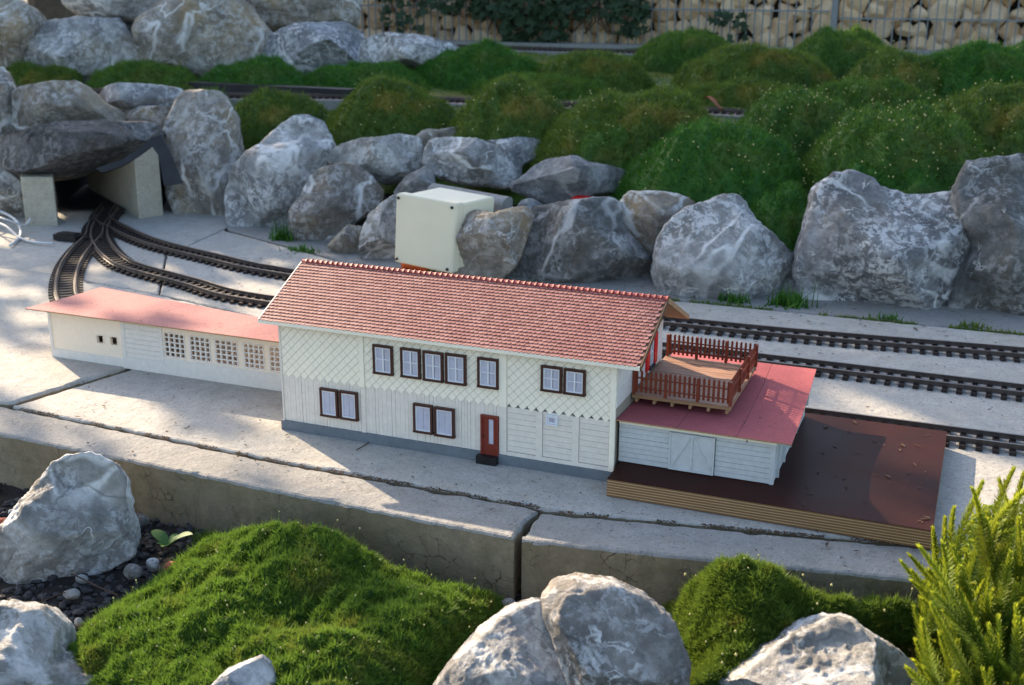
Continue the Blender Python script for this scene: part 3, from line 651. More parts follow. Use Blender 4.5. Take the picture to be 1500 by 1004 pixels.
# foreground moss patches
def inside(px_, py_, poly):
    r = False; n = len(poly); j = n-1
    for i in range(n):
        if (poly[i][1] > py_) != (poly[j][1] > py_) and px_ < (poly[j][0]-poly[i][0])*(py_-poly[i][1])/(poly[j][1]-poly[i][1])+poly[i][0]: r = not r
        j = i
    return r
def edged(x, y, poly):
    m_ = 1e9
    for i in range(len(poly)):
        a = poly[i]; b = poly[(i+1) % len(poly)]; dx, dy = b[0]-a[0], b[1]-a[1]
        t = max(0, min(1, ((x-a[0])*dx+(y-a[1])*dy)/(dx*dx+dy*dy))); m_ = min(m_, math.hypot(x-a[0]-t*dx, y-a[1]-t*dy))
    return m_
def patch(name, label, poly, H, mat, seed, nbl, L, W, star=1, edge=.03, step=.004, zb=-.068, bumps=(), spread=.75, lum=22, la=.32):
    xs = [p[0] for p in poly]; ys = [p[1] for p in poly]
    nx = int((max(xs)-min(xs))/step); ny = int((max(ys)-min(ys))/step); V = []; ok = {}
    for j in range(ny+1):
        for i in range(nx+1):
            x = min(xs)+i*step; y = min(ys)+j*step
            ins = inside(x, y, poly); d = edged(x, y, poly) if ins else 0
            h = (1-math.exp(-d/edge))*(1+la*fr((x, y, seed), lum, 3))*H
            for bx, by, br, bh in bumps: h += bh*math.exp(-((x-bx)**2+(y-by)**2)/br**2)*(1-math.exp(-d/edge*1.5))
            h += (.0045*fr((x, y, 2), 95, 2)+.008*mn.ridged_multi_fractal(Vector((x, y, 5))*42, 1., 2., 2, 1., 2.)-.008)*min(1, d/.02)
            V.append((x, y, zb-.004+h)); ok[(i, j)] = ins
    Fc = [(j*(nx+1)+i, j*(nx+1)+i+1, (j+1)*(nx+1)+i+1, (j+1)*(nx+1)+i) for j in range(ny) for i in range(nx) if ok[(i, j)] and ok[(i+1, j)] and ok[(i, j+1)] and ok[(i+1, j+1)]]
    return cover(name, np.array(V), Fc, mat, label, 'moss', nbl, L, W, seed, star=star, spread=spread, up=.5)
def wp(px, z): return [tuple(at(x, y, z=z)[:2]) for x, y in px]
pl = wp([(70, 965), (120, 918), (175, 878), (235, 845), (300, 812), (370, 800)], -.062)+[(.085, -.170), (.20, -.178), (.30, -.180), (.36, -.176), (.385, -.20)]+wp([(742, 900), (700, 950), (640, 1010), (560, 1100), (380, 1180), (200, 1100), (110, 1010)], -.062)
b1 = at(480, 800, z=-.02); b2 = at(620, 900, z=-.02); b3 = at(330, 890, z=-.03); b4 = at(470, 970, z=-.02)
o, P, N = patch('moss_mound', 'large bright green moss mound in front of the kerb, lit along its left flank', pl, .036, 'moss_f', 401, 52000, .0078, .00125, star=3, spread=1.5, bumps=[(.150, -.225, .085, .026), (.06, -.24, .05, .012), (b1[0], b1[1], .055, .022), (b2[0], b2[1], .06, .022), (b3[0], b3[1], .05, .014), (b4[0], b4[1], .06, .020)])
heads(P, N, 95, 12, (.008, .022), .00075, parent=o)
pr_ = [(.535, -.153), (.56, -.146), (.60, -.138), (.66, -.128), (.74, -.114), (.80, -.105), (.86, -.11)]+wp([(1390, 960), (1330, 985), (1200, 1030), (1000, 1060), (985, 960), (955, 890)], -.06)
c1 = at(1065, 815, z=-.01); c2 = at(1130, 880, z=-.02)
o, P, N = patch('moss_mound', 'loose starry moss mound with orange-brown tips climbing the kerb between two foreground rocks', pr_, .040, 'moss_s', 402, 30000, .0080, .0013, star=3, edge=.02, bumps=[(.585, -.172, .058, .046), (.60, -.20, .03, .015), (c2[0], c2[1], .04, .020), (.67, -.165, .045, .022), (.73, -.145, .04, .026), (.63, -.26, .04, .02), (.78, -.14, .04, .02)], spread=1.1, lum=30, la=.45)
heads(P, N, 60, 13, (.006, .016), .001, parent=o)

# ------------------------------------------------------------------ station building
L0, DP = .4205, .19
ZM = .069
h = thing('station_building', (0, 0, 0), 'two-storey cream model station with red tiled gable roof and dark-framed windows', 'model building')
# walls (body with gable)
g = MB()
zr = .1845; zt = .1365; yr = .093
ex = .0
prof = [(0, .0, 0), (0, DP, 0), (0, DP, zt), (0, yr, zr), (0, 0, zt)]
g.prism(prof, (L0, 0, 0))
g.build('wall', 'cream_dark', h)
# fish scale shingles front, in three fields
def scales(x0, x1, z0, z1, y, name='shingle_cladding', mat='cream', axis='x', org=0):
    b = MB(); px = .0108; pz = .0054; hw = px/2*.915; hh = px/2*.915
    nz = int((z1-z0)/pz)+3; rs = random.Random(int(x0*1e4)+5)
    for j in range(nz):
        zc = z0+.0045+j*pz
        i0 = math.floor(x0/px)-1
        i = i0
        while True:
            xc = (i+(.5 if j % 2 else 0))*px
            i += 1
            if xc-hw > x1: break
            if xc+hw < x0: continue
            # diamond, lower corner proud
            pts = [(-hw, 0, -.0012), (0, -hh, -.0016), (hw, 0, -.0012), (0, hh, -.0008)]
            P = []
            poly = [(xc+a, zc+c, d) for a, c, d in pts]
            # clip to the field
            def clip(pl_, f, lim_i, lim, sgn):
                out = []
                for k in range(len(pl_)):
                    a, b_ = pl_[k], pl_[(k+1) % len(pl_)]
                    ina = sgn*(a[lim_i]-lim) <= 0; inb = sgn*(b_[lim_i]-lim) <= 0
                    if ina: out.append(a)
                    if ina != inb:
                        t = (lim-a[lim_i])/(b_[lim_i]-a[lim_i]); out.append(tuple(a[q]+(b_[q]-a[q])*t for q in range(3)))
                return out
            poly = clip(poly, 0, 0, x1, 1)
            if len(poly) > 2: poly = clip(poly, 0, 0, x0, -1)
            if len(poly) > 2: poly = clip(poly, 0, 1, z1, 1)
            if len(poly) < 3: continue
            dj = rs.uniform(-.00015, .00015)
            if axis == 'x':
                F3 = [(p[0], y+p[2]+dj-.0003, p[1]) for p in poly]; e_ = (0, .0012, 0)
            else:
                F3 = [(y-p[2]+.0003, p[0], p[1]) for p in poly]; e_ = (-.0012, 0, 0)
            b.prism(F3, e_)
    return b.build(name, mat, h)
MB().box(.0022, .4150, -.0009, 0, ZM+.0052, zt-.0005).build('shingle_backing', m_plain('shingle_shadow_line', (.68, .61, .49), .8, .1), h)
for a, c in ((.0022, .1085), (.1145, .2850), (.2945, .4150)): scales(a, c, ZM, zt-.001, -.0002)
# corner and field posts
pb = MB()
for a, c, z0_ in ((.1088, .1142, ZM+.001), (.2853, .2942, ZM+.001), (.4153, L0+.0008, .012)): MB().box(a, c, -.0032, .0, z0_, zt).build('post', 'cream', h)
pb = MB()
for a, c, z0_ in ((.1088, .1142, ZM+.001), (.2853, .2942, ZM+.001), (.0, .0020, zt)): MB().box(a, c, -.0026, .0, .012, z0_).build('post', 'grey_white', h)
# vertical boards
vb = MB(); x = .0022; rs = random.Random(3)
while x < .2853:
    wd = rs.choice([.0042, .005, .0062, .0038]); x2 = min(x+wd, .2853)
    if not (.1088-.001 < x < .1142):
        if x < .1088 < x2: x2 = .1088
        dz = rs.uniform(-.0002, .0002)
        vb.box(x, x2-rs.choice([.00018, .00018, .0004]), -.0011-rs.uniform(0, .0003), 0, .0118, ZM+.0048)
        x = x2
    else: x = .1142
vb.build('vertical_boarding', 'grey_white', h)
mesh('board_joint', *(lambda b: (b.V, b.F))(MB().box(.0015, .4160, -.0004, 0, .012, ZM+.0050)), 'gap', h)
hb = MB()
for a, c in ((.2945, .3297), (.3373, .3724), (.3802, .4150)):
    z = .0172
    while z < ZM-.001:
        z2 = min(z+.0067, ZM+.002); hb.box(a+.0004, c-.0004, -.0016-rs.uniform(0, .0003), 0, z, z2-.00035); z = z2
hb.build('horizontal_boarding', 'grey_white', h)
tb = MB(); tb.box(.3297, .3373, -.0028, 0, .0165, ZM+.001); tb.box(.3724, .3802, -.0028, 0, .0165, ZM+.001); tb.box(.2945, .4150, -.0025, 0, .0118, .0165)
tb.build('timber_frame', 'grey_white', h)
mesh('plinth', *(lambda b: (b.V, b.F))(MB().box(-.0022, .2628, -.0045, DP+.002, .0003, .0120).box(.2850, L0+.001, -.0045, .02, .0003, .0118)), 'plinth', h)
# side wall right: boards and white gable
sb = MB(); z = .086
while z < .1835:
    z2 = z+.0062
    # width of the gable at that height
    def half(zz): return .094 if zz <= zt else .094*(zr-zz)/(zr-zt)
    w_ = half(z2) if z2 > zt else .093
    if w_ > .004: sb.box(L0, L0+.0016, yr-w_, yr+w_+.002, z, min(z2, zr)-.0003)
    z = z2
sb.build('gable_boarding', 'white', h)
sh = MB(); sh.box(L0+.0016, L0+.0042, .1115, .1225, .092, .1300); sh.build('shutter', 'redpaint', h)
sh = MB(); sh.box(L0+.0016, L0+.0042, .1435, .1560, .092, .1300); sh.build('shutter', 'redpaint', h)
o = MB().box(L0+.0016, L0+.0024, .1230, .1430, .094, .1290).build('window', 'glass', h)
sm = MB(); sm.box(L0+.0024, L0+.0034, .1225, .1245, .094, .129); sm.box(L0+.0024, L0+.0034, .1385, .1405, .094, .129); sm.box(L0+.0024, L0+.0034, .1305, .1325, .094, .129); sm.box(L0+.0024, L0+.0034, .1225, .1405, .110, .112)
sm.build('sash', 'sash', o); MB().box(L0+.0016, L0+.0060, .1200, .1430, .0915, .0938).build('sill', 'black', o)
# windows
def window(x0, x1, z0, z1, muntin, curt=True, fm='frame', t=.0026):
    f = MB(); y0, y1 = -.0056, -.0010
    f.box(x0, x1, y0, y1, z1-t, z1); f.box(x0-.0004, x1+.0004, y0-.0005, y1, z0, z0+t*.9)
    f.box(x0, x0+t, y0, y1, z0+t*.9, z1-t); f.box(x1-t, x1, y0, y1, z0+t*.9, z1-t)
    o = f.build('window', fm, h)
    a, c, d, e_ = x0+t+.0001, x1-t-.0001, z0+t, z1-t-.0001
    MB().box(a, c, -.0026, -.0011, d, e_).build('pane', 'glass', o)
    s = MB(); q = .0016
    s.box(a, c, -.0044, -.0032, e_-q, e_); s.box(a, c, -.0046, -.0032, d, d+q); s.box(a, a+q, -.0044, -.0032, d+q, e_-q); s.box(c-q, c, -.0044, -.0032, d+q, e_-q)
    cx = (a+c)/2
    if muntin:
        s.box(cx-.0009, cx+.0009, -.0043, -.0032, d+q, e_-q); 
        for k in ((.52,) if muntin == 1 else (.36, .68)):
            zz = d+(e_-d)*k; s.box(a+q, cx-.0009, -.0041, -.0032, zz-.0006, zz+.0006); s.box(cx+.0009, c-q, -.0041, -.0032, zz-.0006, zz+.0006)
    s.build('sash', 'sash', o)
    if curt:
        b = MB(); n = 26; V = []; 
        for side in (0, 1):
            g2 = .00005 if not muntin else .0011; xa, xb = (a+.0003, cx-g2) if side == 0 else (cx+g2, c-.0003)
            V = []; 
            for i in range(n+1):
                xx = xa+(xb-xa)*i/n; yy = -.00290+.00030*math.sin(i*1.2+side)
                V += [(xx, yy, d+.0002), (xx+.0001*math.sin(i), yy, e_)]
            b.add(V, [(2*i, 2*i+2, 2*i+3, 2*i+1) for i in range(n)])
        b.build('curtain', 'curtain', o, smooth=True)
for x0, x1, z0, z1 in ((.1277, .1532, .0893, .1249), (.1635, .1884, .0897, .1254), (.1920, .2171, .0893, .1251), (.2201, .2455, .0894, .1255), (.2598, .2851, .0902, .1257), (.3357, .3601, .0960, .1259), (.3623, .3871, .0960, .1257)):
    window(x0, x1, z0, z1, 1)
for x0, x1, z0, z1 in ((.0542, .0780, .0258, .0616), (.0808, .1046, .0258, .0617), (.1782, .2026, .0236, .0594), (.2052, .2302, .0230, .0588)):
    window(x0, x1, z0, z1, 0)
window(.3426, .3560, .0570, .0690, 0, True, 'sash', .0018)
# door
d_ = MB(); d_.box(.2632, .2848, -.0052, -.0012, .0545, .0574); d_.box(.2632, .2658, -.0052, -.0012, .0096, .0545); d_.box(.2822, .2848, -.0052, -.0012, .0096, .0545)
d_.box(.2658, .2725, -.0040, -.0012, .0096, .0545); d_.box(.2725, .2788, -.0040, -.0012, .0096, .0225); d_.box(.2788, .2822, -.0040, -.0012, .0096, .0545); d_.box(.2725, .2788, -.0040, -.0012, .0530, .0545)
dr = d_.build('door', 'door', h)
MB().box(.2725, .2788, -.0024, -.0012, .0225, .0530).build('pane', 'curtain', dr)
MB().box(.2664, .2672, -.0056, -.0040, .031, .0328).build('handle', 'black', dr)
st = MB(); st.box(.2604, .2852, -.0125, -.0010, .0003, .0096); st.build('doorstep', 'black', h)
# roof
def roofpt(s_, x):  # s_ 0 ridge 1 eave, top surface
    return (x, yr+(-.0125-yr)*s_, .1885+(.1400-.1885)*s_)
XR0, XR1 = -.0195, .4495
tv = np.array(roofpt(1, 0))-np.array(roofpt(0, 0)); SL = np.linalg.norm(tv); tv /= SL; nv = np.cross([1, 0, 0], tv); nv = nv if nv[2] > 0 else -nv
rb = MB()
a = np.array(roofpt(0, XR0)); b_ = np.array(roofpt(1, XR0)); bk = np.array([XR0, 2*yr+.0125, .1400])
th = .0032
prof = [a, b_, b_-[0, 0, th], a-[0, 0, th*1.1], bk-[0, 0, th], bk]
rb.prism(prof, (XR1-XR0, 0, 0)); ro = rb.build('roof', 'soffit', h)
# tiles as one patterned covering
def tiles(front=True):
    V = []; Fc = []; rr = []; rows = 21; pc = .00545; pr = SL/rows; rs = random.Random(11 if front else 12)
    T = tv.copy(); N_ = nv.copy()
    o_ = np.array(roofpt(0, 0))
    if not front: T = T*[1, -1, 1]; N_ = N_*[1, -1, 1]
    for j in range(rows):
        s0 = j*pr-.0008; ncol = int((XR1-XR0)/pc)
        for i in range(ncol+1):
            xc = XR0+(i+(.5 if j % 2 else 0))*pc
            if xc+.2*pc > XR1: continue
            wd = pc*.462; ln = pr*1.30
            out = [(-wd, 0), (-wd, ln*.80), (-wd*.62, ln*.95), (-wd*.2, ln*1.0), (wd*.2, ln*1.0), (wd*.62, ln*.95), (wd, ln*.80), (wd, 0)]
            jx = rs.uniform(-.00012, .00012); js = rs.uniform(-.0002, .0002); jh = rs.uniform(0, .00018)
            k = len(V); c = rs.random()**1.3
            for lift in (0, 1):
                for (u, v_) in out:
                    xx = min(max(xc+u+jx, XR0), XR1)
                    p = o_+[xx, 0, 0]+T*(s0+v_+js)+N_*(.0003+v_/ln*.0012+jh-(0 if lift else .0009))
                    V.append(p); rr.append(c)
            Fc.append(tuple(range(k+8, k+16)))
            for q in range(8): Fc.append((k+q, k+(q+1) % 8, k+8+(q+1) % 8, k+8+q))
    o = mesh('tile_covering', V, Fc, 'tile', ro)
    at_ = o.data.attributes.new('rr', 'FLOAT', 'POINT'); at_.data.foreach_set('value', np.array(rr, np.float32))
tiles(True); tiles(False)
rc = MB(); n = 66; wseg = (XR1-XR0+.002)/n
for i in range(n):
    x0 = XR0-.001+i*wseg; V = []
    for k, (xx, rr_) in enumerate(((x0, .0042), (x0+wseg*.72, .0046), (x0+wseg*1.06, .0054), (x0+wseg*1.06, .0040))):
        for q in range(9):
            a = math.pi*(-.12+1.24*q/8); V.append((xx, yr+rr_*math.cos(a), .1868+rr_*.95*math.sin(a)))
    Fc = [(k*9+q, k*9+q+1, (k+1)*9+q+1, (k+1)*9+q) for k in range(3) for q in range(8)]
    rc.add(V, Fc)
rc.build('ridge_tiles', 'ridge', ro, smooth=False)
fb = MB()
for xx in (XR0-.0014,):
    A = np.array(roofpt(0, xx)); B = np.array(roofpt(1, xx))
    fb.prism([A+[0, 0, .0016], B+[0, -.0006, .0012], B-[0, 0, .0048], A-[0, 0, .0052]], (.0013, 0, 0))
fb.prism([(XR0, -.0130, .1408), (XR0, -.0130, .1362), (XR0, -.0118, .1362), (XR0, -.0118, .1408)], (XR1-XR0, 0, 0))
fb.build('verge_board', 'cream', ro)
fb = MB()
A = np.array(roofpt(0, XR1+.0002)); B = np.array(roofpt(1, XR1+.0002)); Bk = B*[1, -1, 1]+[0, 2*yr, 0]
fb.prism([A+[0, 0, .001], B+[0, -.0006, .001], B-[0, 0, .0048], A-[0, 0, .0052]], (.0014, 0, 0))
fb.build('verge_board', 'soffit', ro)
fb = MB(); fb.prism([A+[0, 0, .001], Bk+[0, .0006, .001], Bk-[0, 0, .0044], A-[0, 0, .0052]], (.0014, 0, 0))
fb.prism([A-[.0271, 0, .0038], Bk-[.0271, 0, .0036], Bk-[.0271, 0, .0044], A-[.0271, 0, .0048]], (.027, 0, 0))
fb.build('verge_board', 'wood', ro)

# ------------------------------------------------------------------ hall (left annex)
hl = thing('model_hall', (-.459, .113, 0), 'low cream model hall with flat pink-red roof and white lattice windows', 'model building')
AX0, AX1, AY0, AY1 = -.459, -.0005, .113, .205
HT = .0725
wins = [(-.2607, -.2260), (-.2182, -.1846), (-.1773, -.1410), (-.1319, -.0996), (-.0917, -.0590), (-.0500, -.0180)]
WZ0, WZ1 = .0265, .0620
fw = MB()
# front wall as pieces round the openings
sm_w = [(-.3759, -.3652, .0327, .0436), (-.3524, -.3410, .0327, .0442)]
def wallpieces(b, x0, x1, y0, y1, z0, z1, holes):
    xs = sorted({x0, x1}|{v for h_ in holes for v in h_[:2]}); 
    for a, c in zip(xs, xs[1:]):
        hs = [h_ for h_ in holes if h_[0] <= a+1e-6 and h_[1] >= c-1e-6]
        if not hs: b.box(a, c, y0, y1, z0, z1)
        else:
            b.box(a, c, y0, y1, z0, hs[0][2]); b.box(a, c, y0, y1, hs[0][3], z1)
wallpieces(fw, AX0, -.3290, AY0, AY0+.004, 0, HT, sm_w)
fw.build('wall', 'hall_wall', hl)
fw = MB()
wallpieces(fw, -.3290, AX1, AY0, AY0+.004, 0, HT, [(a, c, WZ0, WZ1) for a, c in wins])
fw.build('wall', 'hall_wall', hl)
bw = MB(); wallpieces(bw, AX0, AX1, AY1-.004, AY1, 0, .068, [(a, c, WZ0, WZ1) for a, c in wins])
bw.box(AX0, AX0+.004, AY0+.004, AY1-.004, 0, .068); bw.box(AX0+.004, AX1, AY0+.004, AY1-.004, .0005, .0015)
bw.build('wall', 'hall_wall', hl)
tr_ = MB(); tr_.box(AX0-.001, AX1, AY0-.0014, AY0, .0003, .0145); tr_.box(AX0-.001, AX0+.0035, AY0-.0012, AY0, .0145, HT-.001)
tr_.box(-.3320, -.3262, AY0-.0014, AY0, .0145, HT-.001); tr_.box(-.2680, -.2625, AY0-.0014, AY0, .0145, HT-.001)
tr_.box(-.2625, AX1, AY0-.0010, AY0, .0145, .0245); tr_.box(-.3262, -.2680, AY0-.0014, AY0, .0145, .0180)
tr_.build('trim', 'white', hl)
hb2 = MB(); z = .0182
while z < .066: hb2.box(-.3260, -.2684, AY0-.0010, AY0, z, z+.0064); z += .0070
hb2.build('horizontal_boarding', 'white', hl)
for a, c in wins:
    s = MB(); y0, y1 = AY0-.0008, AY0+.0016; t = .0016
    s.box(a, c, y0, y1, WZ1-t, WZ1); s.box(a, c, y0, y1, WZ0, WZ0+t); s.box(a, a+t, y0, y1, WZ0+t, WZ1-t); s.box(c-t, c, y0, y1, WZ0+t, WZ1-t)
    for k in range(1, 4):
        xx = a+(c-a)*k/4; s.box(xx-.0011, xx+.0011, y0+.0002, y1, WZ0+t, WZ1-t)
    for k in range(1, 5):
        zz = WZ0+(WZ1-WZ0)*k/5; s.box(a+t, c-t, y0+.0004, y1-.0003, zz-.0009, zz+.0009)
    s.build('lattice_window', 'white', hl)
for a, c in wins:
    s = MB(); y0, y1 = AY1-.0016, AY1+.0008; t = .0016
    s.box(a, c, y0, y1, WZ1-t, WZ1); s.box(a, c, y0, y1, WZ0, WZ0+t)
    for k in range(0, 5):
        xx = a+(c-a)*k/4; s.box(xx-.0011, xx+.0011, y0, y1-.0002, WZ0+t, WZ1-t)
    for k in range(1, 5):
        zz = WZ0+(WZ1-WZ0)*k/5; s.box(a+t, c-t, y0+.0002, y1-.0004, zz-.0009, zz+.0009)
    s.build('lattice_window', 'white', hl)
for a, c, z0, z1 in sm_w:
    s = MB(); s.box(a-.0012, a, AY0-.0008, AY0, z0-.0012, z1+.0012); s.box(c, c+.0012, AY0-.0008, AY0, z0-.0012, z1+.0012); s.box(a, c, AY0-.0008, AY0, z1, z1+.0012); s.box(a, c, AY0-.0008, AY0, z0-.0012, z0)
    w1 = s.build('vent_window', 'hall_wall', hl)
# roof sheet in panels, slightly dished
def sheet(parent, corners, th, mats, nu=24, nv_=12, sag=0., name='roof_sheet', curve=None):
    A, B, Cc, D = [np.array(c, float) for c in corners]
    V = []; Fc = []; mi = []
    for lay in (0, 1):
        for j in range(nv_+1):
            for i in range(nu+1):
                u, v = i/nu, j/nv_
                p = (A*(1-u)+B*u)*(1-v)+(D*(1-u)+Cc*u)*v
                p = p+[0, 0, (curve(u, v) if curve else -sag*4*v*(1-v))-th*lay]; V.append(p)
    n = (nu+1)*(nv_+1); s = nu+1
    for j in range(nv_):
        for i in range(nu):
            a = j*s+i; Fc.append((a, a+1, a+s+1, a+s)); mi.append(0); Fc.append((n+a, n+a+s, n+a+s+1, n+a+1)); mi.append(1)
    for i in range(nu):
        Fc.append((i, n+i, n+i+1, i+1)); mi.append(1); a = nv_*s+i; Fc.append((a, a+1, n+a+1, n+a)); mi.append(1)
    for j in range(nv_):
        a = j*s; Fc.append((a, a+s, n+a+s, n+a)); mi.append(1); a = j*s+nu; Fc.append((a, n+a, n+a+s, a+s)); mi.append(1)
    return mesh(name, V, Fc, mats, parent, mi=mi)
def hp(x, back):  # points along front/back edge of the hall roof
    return (x, .094, .0765) if not back else (x, .235+(x+.465)/(.355)*(-.055), .0745)
xs_f = [-.482, -.300, -.158, -.0025]; xs_b = [-.466, -.285, -.140, -.0025]
rf = None
for k in range(3):
    g_ = .0005
    c0 = hp(xs_f[k]+(g_ if k else 0), 0); c1 = hp(xs_f[k+1], 0); c2 = hp(xs_b[k+1], 1); c3 = hp(xs_b[k]+(g_ if k else 0), 1)
    sheet(hl, [c0, c1, c2, c3], .0016, [MT.setdefault('dusty', m_plain('dusty_pink_sheet', (.46, .21, .19), .85, .2, 300, .5, .15)), 'wood'], sag=.0008)

# ------------------------------------------------------------------ platform
PX0, PX1, PY0, PY1, TP = .426, .7565, -.0415, .2390, .021
pf = thing('platform_board', (PX0, PY0, 0), 'thick plywood board with dark brown glossy top and layered edges carrying the goods shed', 'platform')
MB().box(PX0, PX1, PY0, PY1, .0008, TP-.0006).build('plywood_core', 'ply', pf)
MB().box(PX0-.0001, PX1+.0001, PY0-.0001, PY1+.0001, TP-.0006, TP).build('film_top', 'film', pf)

# ------------------------------------------------------------------ goods shed
GX0, GX1, GY0, GY1 = .4235, .5935, .008, .225
sd_ = thing('goods_shed', (.508, .008, TP), 'white boarded model goods shed with red sheet roof and braced barn door', 'model building')
b = MB(); b.box(GX0, GX1-.004, GY0+.0016, GY1, TP+.0004, .0685); b.build('wall', 'gap', sd_)
b = MB(); z = TP+.0008; rs = random.Random(9)
rowsz = []
while z < .0640:
    z2 = z+.0058; rowsz.append((z, z2))
    for a, c in ((GX0, .4795), (.5305, GX1-.0045)):
        b.box(a, c, GY0-rs.uniform(0, .0005), GY0+.0016, z, z2-.0004)
    z = z2
b.box(GX0, .4795, GY0-.0006, GY0+.0016, z, .0690); b.box(.5305, GX1-.004, GY0-.0006, GY0+.0016, z, .0690)
b.box(.4795, .5305, GY0-.0006, GY0+.0016, .0655, .0690)
b.build('front_boarding', 'shed_white', sd_)
b = MB(); b.box(GX1-.0045, GX1, GY0-.0012, GY0+.004, TP+.0004, .0690)
b.build('corner_post', 'shed_white', sd_)
b = MB()
for k, (z, z2) in enumerate(rowsz+[(rowsz[-1][1], .0690)]):
    off = [0, .004, .0015, .006][k % 4]
    b.box(GX1-.004, GX1-.0008+rs.uniform(0, .0008), GY0+.004, GY1+.001, z, z2-.0004)
# stepped ends of the cross boards seen past the right corner
for k in range(6):
    b.box(GX1-.001, GX1+.0022+.0013*k, GY0+.020+.030*k, GY0+.0225+.030*k, TP+.0004+.0062*k, .0686)
b.build('side_boarding', 'shed_white', sd_)
dd = MB(); dd.box(.4802, .5298, GY0-.0016, GY0+.0016, TP+.0012, .0650)
dr = dd.build('barn_door', 'shed_white', sd_)
q = MB()
yb = GY0-.0016; t = .0015
q.box(.4802, .5298, yb-.0012, yb, .0634, .0650); q.box(.4802, .5298, yb-.0012, yb, TP+.0012, TP+.0030); q.box(.4802, .4820, yb-.0012, yb, TP+.003, .0634); q.box(.5280, .5298, yb-.0012, yb, TP+.003, .0634); q.box(.5040, .5060, yb-.0012, yb, TP+.003, .0634)
q.bar((.4824, yb-.0006, TP+.0036), (.5036, yb-.0006, .0630), .0016, .0011, (0, 1, 0)); q.bar((.5276, yb-.0006, TP+.0036), (.5064, yb-.0006, .0630), .0016, .0011, (0, 1, 0))
q.build('brace', 'shed_white', dr)
b = MB(); b.box(GX0, GX1+.001, GY0-.0018, GY0+.0002, .0668, .0712); b.build('eave_board', 'cream', sd_)
b = MB(); b.box(.5630, .5640, GY0-.0026, GY0-.0018, .0655, .0685); b.build('nail', 'black', sd_)
crv = lambda u, v: -.0050*math.sin(math.pi*min(1, v*1.05))*.9-.002*v
for (fa, fb_), (ba, bb) in zip(((.4215, .4885), (.4890, .5530), (.5535, .6105)), ((.4215, .4865), (.4870, .5460), (.5465, .6000))):
    sheet(sd_, [(fa, -.0005, .0730), (fb_, -.0005, .0730), (bb, .2480, .0775), (ba, .2480, .0775)], .0014, ['roofsheet', 'wood'], nu=10, nv_=20, curve=crv)

# ------------------------------------------------------------------ roof terrace
TX0, TX1, TY0, TY1, TZ = .4225, .5345, .0575, .2075, .0840
te = thing('roof_terrace', (.478, .13, .078), 'brown plank terrace with red picket railing on the goods shed roof', 'terrace')
b = MB(); y = TY0
while y < TY1-.001: b.box(TX0, TX1, y, min(y+.0068, TY1), TZ-.0020, TZ-rs.uniform(0, .0003)); y += .0071
b.build('deck', 'plank', te)
b = MB(); b.box(TX0, TX1, TY0+.001, TY0+.0045, TZ-.0052, TZ-.0020); b.box(TX0, TX1, TY1-.0045, TY1-.001, TZ-.0052, TZ-.0020)
for k in range(6): xx = TX0+.004+k*.0205; b.box(xx, xx+.0028, TY0-.0012, TY1+.001, TZ-.0090, TZ-.0052)
for k in range(6):
    xx = TX0+.004+k*.0205
b.build('joists', 'wood', te)
def railing(a, c, n, posts, hgt=.0280):
    b = MB(); a = np.array(a, float); c = np.array(c, float); d = (c-a); L = np.linalg.norm(d); d /= L; s = np.array([-d[1], d[0], 0])
    for zz in (.0075, .0195): b.bar(a+[0, 0, zz], c+[0, 0, zz], .0012, .0016)
    for i in range(n):
        p = a+d*(L*(i+.5)/n); w_ = .00135
        V = []
        for dz, ww in ((.0022, w_), (hgt-.0016, w_), (hgt, .0003)):
            for sx, sy in ((-1, -1), (1, -1), (1, 1), (-1, 1)): V.append(p+d*sx*ww+s*(sy*.0006+.0013)+[0, 0, dz+rs.uniform(-.0002, .0002)])
        b.add(V, [(0, 3, 2, 1), (0, 1, 5, 4), (1, 2, 6, 5), (2, 3, 7, 6), (3, 0, 4, 7), (4, 5, 9, 8), (5, 6, 10, 9), (6, 7, 11, 10), (7, 4, 8, 11), (8, 9, 10, 11)])
    r_ = b.build('railing', 'fence_red', te)
    for k in range(posts):
        p = a+d*(L*k/(posts-1)); q = MB(); q.bar(p, p+[0, 0, hgt*.98], .0032, .0032, (1, 0, 0)); q.build('railing_post', 'fence_red', r_)
    return r_
railing((TX0+.002, TY0+.0005, TZ), (TX1-.001, TY0+.0005, TZ), 20, 4)
railing((TX0+.002, TY1-.0015, TZ), (TX1-.001, TY1-.0015, TZ), 20, 4)
railing((TX1-.001, TY0+.003, TZ), (TX1-.001, TY1-.003, TZ), 22, 4)

